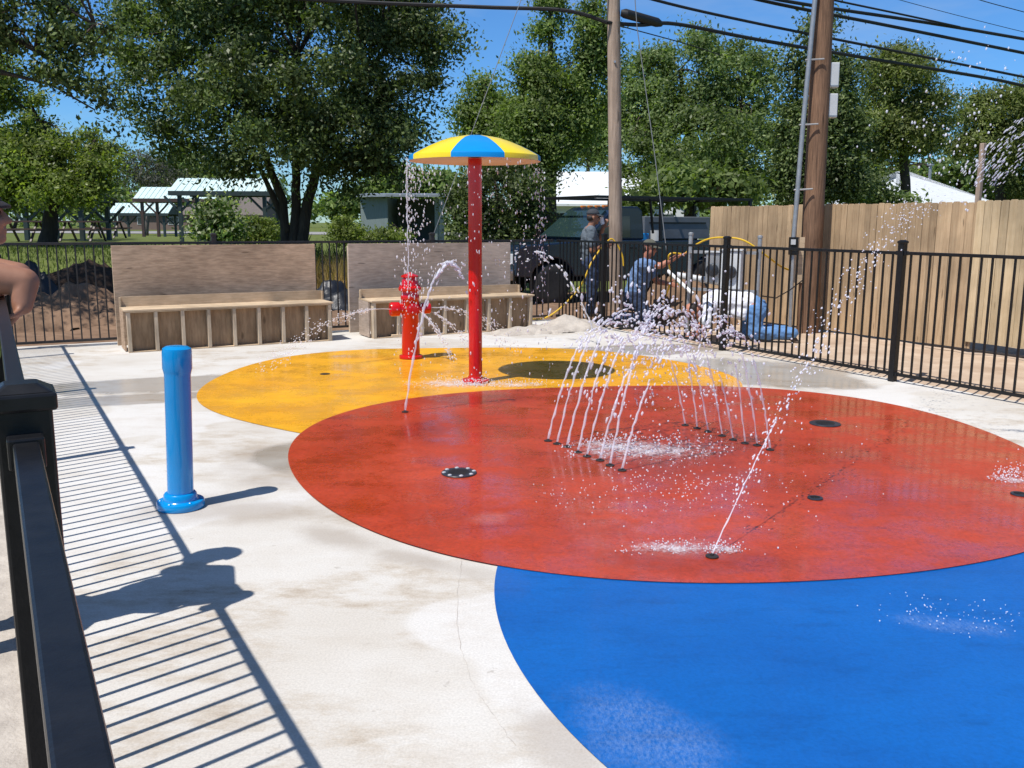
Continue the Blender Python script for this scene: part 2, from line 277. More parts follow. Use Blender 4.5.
# ------------------------------------------------------------ mesh builder
WP = {}
def tag(o, label=None, cat=None, group=None, kind=None):
    if label: o['label'] = label
    if cat: o['category'] = cat
    if group: o['group'] = group
    if kind: o['kind'] = kind
    return o
def thing(name, label, cat, loc=(0, 0, 0), group=None, rotz=0.0, kind=None):
    o = bpy.data.objects.new(name, None); col.objects.link(o); o.empty_display_size = 0.1
    o.location = loc; o.rotation_euler = (0, 0, rotz); WP[o.name] = Vector(loc)
    return tag(o, label, cat, group, kind)
class MB:
    def __init__(s): s.v = []; s.f = []; s.m = []
    def add(s, vs, fs, mi=0):
        k = len(s.v); s.v += [Vector(p) for p in vs]; s.f += [tuple(i+k for i in f) for f in fs]; s.m += [mi]*len(fs); return s
    def box(s, c, size, ax=None, mi=0):
        c = Vector(c); hx, hy, hz = (d/2 for d in size)
        X, Y, Z = ax if ax else (Vector((1, 0, 0)), Vector((0, 1, 0)), Vector((0, 0, 1)))
        vs = [c+X*(a*hx)+Y*(b*hy)+Z*(d*hz) for a in (-1, 1) for b in (-1, 1) for d in (-1, 1)]
        return s.add(vs, [(0, 1, 3, 2), (4, 6, 7, 5), (0, 4, 5, 1), (2, 3, 7, 6), (0, 2, 6, 4), (1, 5, 7, 3)], mi)
    def bar(s, p0, p1, w, h, up=(0, 0, 1), mi=0):
        p0, p1 = Vector(p0), Vector(p1); X = (p1-p0); L = X.length; X.normalize()
        Y = Vector(up).cross(X); Y.normalize(); Z = X.cross(Y)
        return s.box((p0+p1)/2, (L, w, h), (X, Y, Z), mi)
    def tube(s, pts, r, n=8, cap=True, mi=0):
        pts = [Vector(p) for p in pts]; k = len(s.v); R = r if isinstance(r, (list, tuple)) else [r]*len(pts)
        prev = None
        for i, p in enumerate(pts):
            t = (pts[min(i+1, len(pts)-1)]-pts[max(i-1, 0)]); t = t.normalized() if t.length > 1e-9 else Vector((0, 0, 1))
            if prev is None: a = t.orthogonal().normalized()
            else:
                a = prev-t*prev.dot(t); a = a.normalized() if a.length > 1e-6 else t.orthogonal().normalized()
            prev = a; b = t.cross(a)
            for j in range(n):
                q = 2*PI*j/n; s.v.append(p+(a*math.cos(q)+b*math.sin(q))*R[i])
        for i in range(len(pts)-1):
            for j in range(n):
                s.f.append((k+i*n+j, k+i*n+(j+1) % n, k+(i+1)*n+(j+1) % n, k+(i+1)*n+j)); s.m.append(mi)
        if cap:
            s.f.append(tuple(k+j for j in reversed(range(n)))); s.m.append(mi)
            e = k+(len(pts)-1)*n; s.f.append(tuple(e+j for j in range(n))); s.m.append(mi)
        return s
    def lathe(s, prof, c, n=32, axis=None, mi=0, close=True):
        """prof: (radius, height) pairs from bottom to top"""
        c = Vector(c); Z = Vector(axis).normalized() if axis else Vector((0, 0, 1))
        X = Vector((1, 0, 0)) if abs(Z.x) < 0.9 else Vector((0, 1, 0)); X = (X-Z*X.dot(Z)).normalized(); Y = Z.cross(X); k = len(s.v)
        for (r, h) in prof:
            for j in range(n): q = 2*PI*j/n; s.v.append(c+Z*h+(X*math.cos(q)+Y*math.sin(q))*r)
        for i in range(len(prof)-1):
            for j in range(n): s.f.append((k+i*n+j, k+i*n+(j+1) % n, k+(i+1)*n+(j+1) % n, k+(i+1)*n+j)); s.m.append(mi)
        if close:
            s.f.append(tuple(k+j for j in reversed(range(n)))); s.m.append(mi)
            e = k+(len(prof)-1)*n; s.f.append(tuple(e+j for j in range(n))); s.m.append(mi)
        return s
    def prism(s, poly, z0, z1, mi=0):
        n = len(poly); vs = [(x, y, z0) for x, y in poly]+[(x, y, z1) for x, y in poly]
        fs = [tuple(reversed(range(n))), tuple(range(n, 2*n))]+[(i, (i+1) % n, n+(i+1) % n, n+i) for i in range(n)]
        return s.add(vs, fs, mi)
    def extr(s, poly, O, X, Y, depth, mi=0):
        """polygon (x, y) in the plane O, X, Y, extruded along X x Y by depth"""
        O, X, Y = Vector(O), Vector(X), Vector(Y); Z = X.cross(Y)*depth; n = len(poly)
        vs = [O+X*a+Y*b for a, b in poly]; vs += [p+Z for p in vs]
        return s.add(vs, [tuple(reversed(range(n))), tuple(range(n, 2*n))]+[(i, (i+1) % n, n+(i+1) % n, n+i) for i in range(n)], mi)
    def build(s, name, mat, parent=None, smooth=False, bevel=0.0, local=False, label=None, seg=2, auto=True):
        me = bpy.data.meshes.new(name); o = bpy.data.objects.new(name, me); col.objects.link(o)
        if parent: off = Vector((0, 0, 0)) if local else WP[parent.name]
        else:
            xs = [p.x for p in s.v]; ys = [p.y for p in s.v]
            off = Vector(((min(xs)+max(xs))/2, (min(ys)+max(ys))/2, min(p.z for p in s.v)))
            o.location = off
        me.from_pydata([tuple(p-off) for p in s.v], [], s.f)
        for mm in (mat if isinstance(mat, (list, tuple)) else [mat]): me.materials.append(mm)
        me.polygons.foreach_set('material_index', s.m)
        if smooth:
            me.polygons.foreach_set('use_smooth', [True]*len(s.f))
            if auto: me.set_sharp_from_angle(angle=math.radians(38))
        me.update()
        if bevel:
            b = o.modifiers.new('edge', 'BEVEL'); b.width = bevel; b.segments = seg; b.limit_method = 'ANGLE'; b.angle_limit = math.radians(40)
        if parent: o.parent = parent; WP[o.name] = off
        else: WP[o.name] = off
        if label: o['label'] = label
        return o
def np_mesh(name, verts, faces, mat, parent=None, off=None, smooth=False):
    """verts (n,3), faces (m,k) arrays"""
    me = bpy.data.meshes.new(name); o = bpy.data.objects.new(name, me); col.objects.link(o)
    if off is None: off = WP[parent.name] if parent else Vector((verts[:, 0].mean(), verts[:, 1].mean(), verts[:, 2].min()))
    V = verts-np.array(off); k = faces.shape[1]
    me.vertices.add(len(V)); me.vertices.foreach_set('co', V.astype(np.float32).ravel())
    me.loops.add(faces.size); me.loops.foreach_set('vertex_index', faces.astype(np.int32).ravel())
    me.polygons.add(len(faces)); me.polygons.foreach_set('loop_start', np.arange(0, faces.size, k, dtype=np.int32)); me.polygons.foreach_set('loop_total', np.full(len(faces), k, dtype=np.int32))
    if smooth: me.polygons.foreach_set('use_smooth', np.ones(len(faces), dtype=bool))
    me.materials.append(mat); me.update(calc_edges=True); me.validate()
    if parent: o.parent = parent
    else: o.location = off
    WP[o.name] = Vector(off)
    return o
def copy_tree(o, parent=None):
    c = o.copy(); col.objects.link(c)
    if parent: c.parent = parent
    for ch in list(o.children): copy_tree(ch, c)
    return c
def fbm(p, sc=1.0, oct=4):
    return mnoise.fractal(Vector(p)*sc, 1.0, 2.0, oct)

# ------------------------------------------------------------ setting: ground, pad, circles
def sheet(name, pts, z, mat, label=None, thick=0.0):
    me = bpy.data.meshes.new(name); o = bpy.data.objects.new(name, me); col.objects.link(o)
    bm = bmesh.new(); f = bm.faces.new([bm.verts.new((p[0], p[1], z)) for p in pts])
    if f.normal.z < 0: f.normal_flip()
    bm.normal_update()
    if f.normal.z < 0: bmesh.ops.reverse_faces(bm, faces=[f])
    if thick:
        r = bmesh.ops.extrude_face_region(bm, geom=[f]); bmesh.ops.translate(bm, verts=[e for e in r['geom'] if isinstance(e, bmesh.types.BMVert)], vec=(0, 0, thick))
        bmesh.ops.recalc_face_normals(bm, faces=bm.faces)
    bmesh.ops.triangulate(bm, faces=[q for q in bm.faces if len(q.verts) > 4])
    bm.to_mesh(me); bm.free(); me.materials.append(mat); WP[o.name] = Vector((0, 0, 0))
    if label: o['label'] = label
    o['kind'] = 'structure'
    return o
# terrain: one graded grid out to the horizon
def axis_pts(lo, hi, fine_lo, fine_hi, step, grow=1.22):
    a = list(np.arange(fine_lo, fine_hi+1e-6, step)); s = step; x = fine_hi
    while x < hi: s *= grow; x += s; a.append(x)
    s = step; x = fine_lo; pre = []
    while x > lo: s *= grow; x -= s; pre.append(x)
    return np.array(pre[::-1]+a)
gx = axis_pts(-700, 700, -22, 22, 0.8); gy = axis_pts(-60, 900, -4, 50, 0.8)
V = np.array([(x, y, ground_z(x, y)-0.06) for y in gy for x in gx]); nx = len(gx)
Fq = np.array([(j*nx+i, j*nx+i+1, (j+1)*nx+i+1, (j+1)*nx+i) for j in range(len(gy)-1) for i in range(nx-1)])
o = np_mesh('ground', V, Fq, M['lawn'], off=Vector((0, 0, 0)), smooth=True); tag(o, 'mown park grass stretching away behind the fences', None, None, 'structure')

def dirt_sheet(name, u0, u1, v0, v1, mat, amp, seed, label, rise=0.0, step=0.22):
    us = np.arange(u0, u1+1e-6, step); vs = np.arange(v0, v1+1e-6, step); P = []
    for v in vs:
        for u in us:
            e = min(u-u0, u1-u, v-v0, v1-v); k = sstep(0, 0.9, e)
            p = uv(u, v); z = ground_z(p.x, p.y)
            z += -0.045 + k*0.02 + amp*k*(0.5+0.5*fbm((u+seed, v, 0), 0.9)+0.35*fbm((u, v+seed, 3), 3.0)) - (1-k)*0.03
            P.append((p.x, p.y, z))
    n = len(us); Q = np.array([(j*n+i, j*n+i+1, (j+1)*n+i+1, (j+1)*n+i) for j in range(len(vs)-1) for i in range(n-1)])
    o = np_mesh(name, np.array(P), Q, mat, off=Vector((0, 0, 0)), smooth=True); tag(o, label, None, None, 'structure'); return o
dirt_sheet('dirt', -3.5, 14.5, 11.9, 17.2, M['dirt'], 0.10, 3, 'bare red brown dirt behind the far fence')
dirt_sheet('side_dirt', 7.42, 14.0, -3.0, 12.1, M['pale_dirt'], 0.05, 9, 'pale bare dirt strip beside the wooden fence', step=0.25)
dirt_sheet('near_dirt', -5.0, 0.9, -3.0, 12.6, M['sand'], 0.02, 5, 'pale gravelly ground outside the near fence', step=0.4)

# slab: left edge under near fence, far edge at the far fence, right edge at the side fence
cL = NB*(-0.02)
pad = [cL-DB*3.0, uv(7.52, -3.0), uv(7.52, 12.16), uv(6.2, 12.16), cL+DB*12.35]
sheet('concrete_pad', [(p.x, p.y) for p in pad], -0.15, M['concrete'], 'pale broom finished concrete splash pad', thick=0.15)

def fourier_ring(pix, c0, order, z=0.0, n=240, lam=0.0004):
    P = np.array([G(*p, z).xy for p in pix]); P = P[:, :2]
    th = np.arctan2(P[:, 1]-c0[1], P[:, 0]-c0[0]); r = np.hypot(P[:, 0]-c0[0], P[:, 1]-c0[1])
    def basis(t): return np.stack([np.ones_like(t)]+[fn(k*t) for k in range(1, order+1) for fn in (np.cos, np.sin)], 1)
    X = basis(th); R = np.diag([0]+[lam*(1+k)**2 for k in range(1, order+1) for _ in (0, 1)])
    a = np.linalg.solve(X.T@X+R, X.T@r); t = np.linspace(0, 2*PI, n, endpoint=False); rr = basis(t)@a
    return [(c0[0]+q*math.cos(s), c0[1]+q*math.sin(s)) for q, s in zip(rr, t)]
RED = [(286, 462), (290, 446), (303, 431), (340, 414), (380, 403.5), (405, 399), (470, 392), (520, 388.5), (590, 387), (310, 491), (340, 513), (380, 536), (430, 551), (497, 565), (600, 577), (700, 582.5), (760, 582.5), (830, 580), (900, 573), (960, 566), (1024, 552), (1024, 448), (950, 418), (915, 409), (850, 397.5), (800, 391), (770, 388)]
YEL = [(197, 395), (200, 389), (211, 380), (230, 372), (250, 365), (272, 359.5), (303, 354), (328, 352), (440, 348), (530, 347.5), (600, 351), (660, 358), (700, 366), (740, 381), (199, 402), (216, 412), (240, 420), (265, 426), (290, 431), (303, 433.5)]
sheet('yellow_circle', fourier_ring(YEL, (-0.31, 8.661), 5, 0.004), 0.004, M['yellow'], 'yellow rubber circle under the umbrella')
cb = (2.522, 3.586); rb = 2.592
sheet('blue_circle', [(cb[0]+rb*math.cos(2*PI*k/200), cb[1]+rb*math.sin(2*PI*k/200)) for k in range(200)], 0.004, M['blue'], 'bright blue rubber circle nearest the camera')
sheet('red_circle', fourier_ring(RED, (1.014, 6.138), 5, 0.008), 0.008, M['red'], 'large red rubber circle in the middle')
def crack(px_pts, w, label):
    P = [G(*p) for p in px_pts]; out = []
    for i in range(len(P)-1):
        for k in range(8): q = P[i].lerp(P[i+1], k/8); out.append(q+Vector((random.gauss(0, .0022), random.gauss(0, .0022), 0)))
    V_ = []; Q_ = []
    for i, q in enumerate(out):
        d = (out[min(i+1, len(out)-1)]-out[max(i-1, 0)]); d.normalize(); n_ = Vector((-d.y, d.x, 0))*w*random.uniform(.3, 1.1); V_ += [(*(q+n_).xy, 0.003), (*(q-n_).xy, 0.003)]
        if i: Q_.append((2*i-2, 2*i-1, 2*i+1, 2*i))
    o = np_mesh('pavement_crack', np.array(V_), np.array(Q_), M['crack'], off=Vector((0, 0, 0))); tag(o, label, None, None, 'structure')
M['crack'] = simple('crack_dirt', (0.40, 0.33, 0.26), None, 0.9, 5)
crack([(462, 560), (458, 590), (457, 625), (462, 652), (471, 680), (490, 712), (520, 752)], 0.0005, 'hairline crack in the concrete beside the blue circle')
# road beyond the park
dv0 = D(60, 236, 60)
def strip(name, p0, p1, w, mat, label, n=24):
    p0, p1 = Vector(p0), Vector(p1); d = (p1-p0).normalized(); s = Vector((-d.y, d.x, 0)); P = []
    for i in range(n+1):
        q = p0+(p1-p0)*i/n
        for k in (-0.5, 0.5): c = q+s*w*k; P.append((c.x, c.y, max(ground_z(c.x, c.y), ground_z(q.x, q.y))-0.02))
    Q = np.array([(2*i, 2*i+1, 2*i+3, 2*i+2) for i in range(n)])
    o = np_mesh(name, np.array(P), Q, mat, off=Vector((0, 0, 0))); tag(o, label, None, None, 'structure')
strip('road', (-160, 122, 0), (120, 108, 0), 24, M['road'], 'pale worn road crossing behind the park')
strip('gravel_drive', (-7.5, 33, 0), (-1.2, 24, 0), 2.2, M['road'], 'pale gravel drive beside the shed')

# ------------------------------------------------------------ iron fences
def on_plane(px, py, n, off):
    q = ray(px, py); h = Vector((q.x, q.y, 0)); t = off/h.dot(n); return Vector((0, 0, EYE))+q*t
def fence_run(root, origin, dirv, nrm, s_posts, zt, zb, s0, s1, pitch=0.1008, pk=0.016, mat='black_metal', post=0.062, rail=0.03, post_z=1.33, post_o=0.0):
    P = lambda s, z, o=0.0: origin+dirv*s+nrm*o+Vector((0, 0, z))
    X = (dirv, nrm, Vector((0, 0, 1)))
    for s in s_posts:
        if s < s0-0.01 or s > s1+0.01: continue
        m = MB(); m.box(P(s, post_z/2-0.03, post_o), (post, post, post_z+0.06), X); p = m.build('post', M[mat], root, bevel=0.004)
        c = MB(); w = post+0.012
        c.box(P(s, post_z+0.001, post_o), (w, w, 0.022), X)
        hw = w/2-0.004; vs = [P(s, post_z+0.0125, post_o)+dirv*a*hw+nrm*b*hw for a, b in ((-1, -1), (1, -1), (1, 1), (-1, 1))]; q = hw*0.55
        vs += [P(s, post_z+0.022, post_o)+dirv*a*q+nrm*b*q for a, b in ((-1, -1), (1, -1), (1, 1), (-1, 1))]
        c.add(vs, [(0, 1, 5, 4), (1, 2, 6, 5), (2, 3, 7, 6), (3, 0, 4, 7), (4, 5, 6, 7)]); c.build('post_cap', M[mat], p, bevel=0.004)
    ed = sorted(set([s0]+[s for s in s_posts if s0 < s < s1]+[s1]))
    for a, b in zip(ed[:-1], ed[1:]):
        if b-a < 0.2: continue
        h = post/2
        for z, nm in ((zt-rail*0.5, 'top_rail'), (zb+rail*0.5, 'bottom_rail')):
            m = MB(); m.bar(P(a+h, z), P(b-h, z), rail, rail)
            for s, sg in ((a+h, 1), (b-h, -1)): m.box(P(s+sg*0.014, z), (0.027, rail+0.012, rail+0.010), X)     # bracket cups
            m.build(nm, M[mat], root, bevel=0.003)
        n = max(1, round((b-a)/pitch)); m = MB()
        for k in range(1, n):
            s = a+(b-a)*k/n; m.box(P(s, (zt-rail+zb+rail)/2), (pk, pk, zt-zb-2*rail), X)
        m.build('pickets', M[mat], root)
ZT, ZB = 1.244, 0.06
near = thing('iron_fence', 'black iron fence running along the left edge right beside the camera', 'fence', DB*5.5, group='black iron picket fences')
pn = [1.235+2.50*k for k in range(-1, 5)]
fence_run(near, NB*0.018, DB, NB, pn, ZT, ZB+0.03, -1.2, 12.1, rail=0.028, post_z=1.285, post_o=0.001)
m = MB(); m.lathe([(0.006, 0), (0.006, 0.006), (0.003, 0.009)], DB*1.215+NB*0.033+Vector((0, 0, 1.205)), 8, axis=NB); m.build('bolt', M['black_metal'], near)
far = thing('iron_fence', 'black iron fence across the back, behind the two wooden benches', 'fence', uv(2, 12.03), group='black iron picket fences')
fence_run(far, DV*12.03, N, DV, [on_plane(px, 250, DV, 12.03).dot(N) for px in (-12, 214, 432)], ZT, ZB, -0.45, 7.36, mat='rust_black')
side = thing('iron_fence', 'black iron fence on the right in front of the wooden fence and workers', 'fence', uv(7.395, 6), group='black iron picket fences')
fence_run(side, N*7.395, DV, N, [on_plane(px, 300, N, 7.395).dot(DV) for px in (603, 724.5, 898.5)]+[on_plane(898.5, 300, N, 7.395).dot(DV)-2.44*k for k in (1, 2)], ZT, ZB, -0.6, 12.03)

# ------------------------------------------------------------ wooden privacy fence
def wood_fence(label, v0, v1, u, ztop, mat, railside, gap=0.03):
    r = thing('wooden_fence', label, 'fence', uv(u, (v0+v1)/2, 0), group='cedar privacy fence runs')
    m = MB(); v = v0; X = (DV, N, Vector((0, 0, 1)))
    while v < v1-0.02:
        w = 0.094; t = 0.018; h = ztop+random.uniform(-0.008, 0.008); o = random.uniform(-0.004, 0.004)
        c = uv(u+o, v+w/2); poly = [(-w/2, gap), (w/2, gap), (w/2, h-0.016), (w/2-0.018, h), (-w/2+0.018, h), (-w/2, h-0.016)]
        m.extr(poly, c, DV, Vector((0, 0, 1)), t); v += w+random.uniform(0.002, 0.007)
    m.build('pickets', M[mat], r)
    m = MB()
    for z in (0.35, 0.95, 1.55): m.bar(uv(u+0.075, v0, z), uv(u+0.075, v1, z), 0.04, 0.09)
    m.build('rails', M['lumber_h'], r)
    for v in np.arange(v0+0.4, v1, 2.4):
        m = MB(); m.box(uv(u+0.15, v, 0.86), (0.09, 0.09, 1.76), X); m.build('post', M['lumber_h'], r)
    return r
uF = 9.97
vb = G(978, 350).dot(DV)
q = D(978, 300, 10.4); 
vsplit = None
# where the step between the two runs is seen (x = 978)
r_ = ray(978, 260); t_ = uF/(r_.x*N.x+r_.y*N.y); vsplit = (r_.x*DV.x+r_.y*DV.y)*t_
r_ = ray(711, 240); t_ = uF/(r_.x*N.x+r_.y*N.y); vend = (r_.x*DV.x+r_.y*DV.y)*t_
wood_fence('long run of tan cedar fence boards behind the leaning utility pole', vsplit+0.01, vend, uF, 1.76, 'cedar', 1)
wood_fence('paler cedar fence boards at the right edge of the photo', -3.0, vsplit-0.01, uF-0.03, 1.77, 'cedar_pale', 1, gap=0.12)
m = MB(); p = D(983, 200, 11.4); X = (DV, N, Vector((0, 0, 1)))
pb = on_plane(979, 190, N, uF+0.3); m.box((pb.x, pb.y, 1.22), (0.055, 0.055, 2.46), X)
tag(m.build('fence_post', M['pole'], bevel=0.006), 'thin grey timber post rising above the wooden fence at right', 'post')
m = MB(); m.tube([uv(uF-0.16, -3, 0.05), uv(uF-0.16, vsplit+0.5, 0.045)], 0.014, 8); tag(m.build('fence_foot_line', M['rust_black'], smooth=True), 'thin dark line along the foot of the pale fence boards', 'pipe')  # thin dark round bar drawn as a line along the fence foot

# ------------------------------------------------------------ bollard, hydrant, umbrella
c = G(181, 507); tilt = Vector((0.034, 0, 1))
r = thing('water_bollard', 'tall glossy blue spray bollard on a round flange on the bare concrete', 'bollard', c)
H = 0.865
MB().lathe([(0.066, 0.03), (0.066, H-0.15), (0.069, H-0.135), (0.074, H-0.115), (0.074, H-0.03), (0.071, H-0.012), (0.055, H-0.002), (0.03, H)], c, 40, axis=tilt).build('pipe', M['blue_paint'], r, smooth=True)
MB().lathe([(0.120, 0.002), (0.122, 0.006), (0.122, 0.034), (0.118, 0.040), (0.090, 0.042), (0.086, 0.046), (0.084, 0.075), (0.078, 0.082), (0.070, 0.083)], c, 40).build('flange', M['blue_paint'], r, smooth=True)
for k in range(6):
    q = 2*PI*k/6+0.3; MB().lathe([(0.007, 0.0), (0.007, 0.003), (0.005, 0.005)], c+Vector((0.102*math.cos(q), 0.102*math.sin(q), 0.041)), 6).build('bolt', M['blue_paint'], r)

c = G(411, 358.5); zt = 0.955
r = thing('play_hydrant', 'red play fire hydrant spraying water on the yellow circle', 'hydrant', c)
MB().lathe([(0.098, 0.03), (0.100, 0.06), (0.100, 0.66), (0.103, 0.665), (0.103, 0.70), (0.098, 0.71), (0.098, 0.76)], c, 32).build('barrel', M['red_paint'], r, smooth=True)
MB().lathe([(0.130, 0.009), (0.130, 0.034), (0.122, 0.040), (0.096, 0.045)], c, 32).build('flange', M['red_paint'], r, smooth=True)
bn = MB(); bn.lathe([(0.122, 0.755), (0.126, 0.762), (0.126, 0.79), (0.114, 0.80), (0.100, 0.808), (0.094, 0.83), (0.084, 0.88), (0.076, 0.90), (0.096, 0.903), (0.096, 0.918), (0.060, 0.934), (0.03, 0.944), (0.024, 0.955)], c, 32); bn.build('bonnet', M['red_paint'], r, smooth=True)
for k in range(8):
    q = 2*PI*k/8; MB().lathe([(0.010, -0.012), (0.010, 0.012)], c+Vector((0.104*math.cos(q), 0.104*math.sin(q), 0.806)), 6).build('bolt', M['red_paint'], r)
nax = Vector((0.93, 0.36, 0)).normalized()
for sg, L, rr in ((-1, 0.225, 0.078), (1, 0.225, 0.060)):
    m = MB(); m.lathe([(rr*0.86, 0.05), (rr*0.86, L-0.10), (rr, L-0.095), (rr, L-0.012), (rr*0.92, L), (rr*0.4, L), (rr*0.4, L-0.02)], c+Vector((0, 0, 0.555)), 24, axis=nax*sg); m.build('nozzle', M['red_paint'], r, smooth=True)
fr = Vector((0.36, -0.93, 0)).normalized()
MB().lathe([(0.06, 0.06), (0.06, 0.115), (0.068, 0.117), (0.068, 0.145), (0.05, 0.15)], c+Vector((0, 0, 0.555)), 24, axis=fr).build('nozzle', M['red_paint'], r, smooth=True)

c = G(475.5, 382.5); zr = 2.05; R = 0.598
r = thing('water_umbrella', 'tall red post with a yellow and blue umbrella top dripping water', 'umbrella', c)
MB().lathe([(0.0635, 0.02), (0.0635, zr+0.02)], c, 32).build('pole', M['red_paint'], r, smooth=True)
MB().lathe([(0.13, 0.009), (0.13, 0.03), (0.12, 0.036), (0.074, 0.038), (0.070, 0.06), (0.064, 0.062)], c, 32).build('flange', M['red_paint'], r, smooth=True)
def dome(phi0, phi1, n=7, shell=0.014):
    prof = [(R*a, zr+h) for a, h in ((0.03, 0.222), (0.19, 0.217), (0.40, 0.194), (0.57, 0.160), (0.73, 0.120), (0.875, 0.078), (0.963, 0.050), (0.994, 0.038), (1.0, 0.027), (1.0, -0.006))]
    vs = []; fs = []
    for (q_, h) in prof:
        for j in range(n+1): a = phi0+(phi1-phi0)*j/n; vs.append(c+Vector((q_*math.cos(a), q_*math.sin(a), h)))
    w = n+1
    for i in range(len(prof)-1):
        for j in range(n): fs.append((i*w+j, (i+1)*w+j, (i+1)*w+j+1, i*w+j+1))
    return vs, fs
# gores: a blue one faces the camera a little left of the pole
a0 = -PI/2+0.085-math.radians(22.5)
for k in range(8):
    vs, fs = dome(a0+k*PI/4, a0+(k+1)*PI/4, 8); m = MB(); m.add(vs, fs)
    g = m.build('canopy_panel', M['canopy_blue'] if k % 2 == 0 else M['canopy_yellow'], r, smooth=True, label='blue canopy panel' if k % 2 == 0 else 'yellow canopy panel')
m = MB(); m.lathe([(0.0645, zr+0.03), (0.33, zr+0.035), (0.55, zr+0.018), (R-0.010, zr-0.004), (R-0.001, zr-0.008), (R-0.0005, zr-0.004)], c, 48, close=False)
m.build('canopy_underside', M['canopy_under'], r, smooth=True)

# ------------------------------------------------------------ timber benches
def bench(label, fl, fr_, u_pl, u_pr, vback, ply, studs, seat_z=0.485):
    """fl, fr_: (u, v) of the seat front's ends; u_pl, u_pr: the tall plywood back's ends"""
    (ul, vf), (ur, _) = fl, fr_; Z = Vector((0, 0, 1)); X = (N, DV, Z)
    r = thing('timber_bench', label, 'bench', uv((ul+ur)/2, vf+0.25, 0), group='unfinished timber benches')
    m = MB(); m.box(uv((u_pl+u_pr)/2, vback, 0.6025), (u_pr-u_pl, 0.02, 1.205), X); m.build('back_panel', M[ply], r, bevel=0.002)
    m = MB()
    for u in (u_pl+0.02, (u_pl+u_pr)/2, u_pr-0.02): m.box(uv(u, vback+0.031, 0.59), (0.038, 0.04, 1.17), X)
    m.build('back_braces', M['lumber'], r)
    for k in range(studs):
        u = ul+0.02+(ur-ul-0.04)*k/(studs-1)
        m = MB(); m.box(uv(u, vf+0.045, seat_z/2-0.004), (0.038, 0.088, seat_z-0.034), X); m.build('leg', M['lumber'], r, bevel=0.002)
    m = MB(); m.box(uv((ul+ur)/2, vf+0.045, seat_z-0.0195), (ur-ul, 0.086, 0.012), X); m.build('top_plate', M['lumber_h'], r)
    m = MB(); m.box(uv((ul+ur)/2, vf+0.045, 0.0065), (ur-ul, 0.09, 0.011), X); m.build('sole_plate', M['lumber_h'], r)
    m = MB(); m.box(uv((ul+ur)/2, vf+0.24, seat_z), (ur-ul+0.05, 0.50, 0.02), X); m.build('seat', M['lumber_h'], r, bevel=0.002)
    m = MB(); m.box(uv((ul+ur)/2, vf+0.112, seat_z/2), (ur-ul-0.01, 0.018, seat_z-0.03), X); m.build('inner_panel', M['ply_dark'], r)
    m = MB(); m.box(uv((ul+ur)/2, vf+0.47, seat_z+0.0695), (ur-ul+0.02, 0.02, 0.115), X); m.build('backrest_board', M['lumber_h'], r)
    for u in (ul-0.018, ur+0.018):
        m = MB(); m.box(uv(u, vf+0.30, seat_z/2), (0.018, 0.38, seat_z-0.024), X); m.build('end_panel', M[ply], r)
        m = MB(); m.box(uv(u-0.0 , vf+0.435, seat_z+0.067), (0.018, 0.045, 0.11), X); m.build('end_cleat', M['lumber_h'], r)
    return r
def on_v(px, py, v):        # (u) where the pixel's ray meets the vertical plane v
    q = ray(px, py); t = v/(q.x*DV.x+q.y*DV.y); return (q.x*N.x+q.y*N.y)*t
v1 = G(230, 347).dot(DV)
bench('left timber bench with a browner plywood back, nearest the blue bollard', (on_v(129, 351, v1), v1), (on_v(332.5, 342, v1), 0), on_v(114, 290, 11.92), on_v(316, 290, 11.92), 11.92, 'ply', 9)
bench('right timber bench with a greyer plywood back, behind the red hydrant', (on_v(374, 337, v1-.06), v1-.06), (on_v(532.5, 328, v1-.06), 0), on_v(349, 290, 11.92), on_v(510, 290, 11.92), 11.92, 'ply_grey', 8)
p = G(404, 337); m = MB(); m.box((p.x, p.y, 0.02), (0.34, 0.09, 0.038), (Vector((0.95, 0.3, 0)), Vector((-0.3, 0.95, 0)), Vector((0, 0, 1))))
m.box((p.x-0.1, p.y+0.13, 0.015), (0.3, 0.09, 0.02), (Vector((0.99, -0.1, 0)), Vector((0.1, 0.99, 0)), Vector((0, 0, 1))))
tag(m.build('wood_offcut', M['lumber_h'], bevel=0.003), 'short timber offcuts lying behind the red hydrant', 'timber')

# ------------------------------------------------------------ drains and nozzles
def drain(label, c, rad, bolts):
    c = Vector((c.x, c.y, 0.009)); r = thing('floor_drain', label, 'drain', c, group='floor drains in the red circle')
    MB().lathe([(rad, 0.0), (rad, 0.004), (rad*0.97, 0.007), (rad*0.80, 0.0075)], c, 36).build('cover', M['drain'], r, smooth=True)
    for k in range(bolts):
        q = 2*PI*k/bolts+0.2; MB().lathe([(0.013, 0.0), (0.013, 0.004), (0.008, 0.007)], c+Vector((rad*0.85*math.cos(q), rad*0.85*math.sin(q), 0.007)), 8).build('bolt', M['bolt'], r)
    m = MB()
    for k in range(-3, 4):
        w = rad*0.6*math.sqrt(max(0.05, 1-(k/4.2)**2)); m.box(c+Vector((0, k*rad*0.16, 0.0085)), (2*w, rad*0.06, 0.002))
    m.build('grate_bars', M['nozzle'], r)
drain('dark round drain with pale bolts on the left of the red circle', G(459, 474.5), 0.107, 8)
drain('dark round drain near the far right edge of the red circle', G(825, 425), 0.115, 0)
drain('tiny dark round drain on the right half of the red circle', G(815, 500), 0.042, 0)
drain('tiny dark round drain at the right edge below the small splash', G(1019, 496), 0.045, 0)
q = G(208+116, 374); 
m = MB(); m.lathe([(0.05, 0.004), (0.05, 0.008), (0.04, 0.010)], G(325, 374.5), 20); tag(m.build('anchor_cap', M['nozzle'], smooth=True), 'small dark cap set in the yellow circle', 'cap')

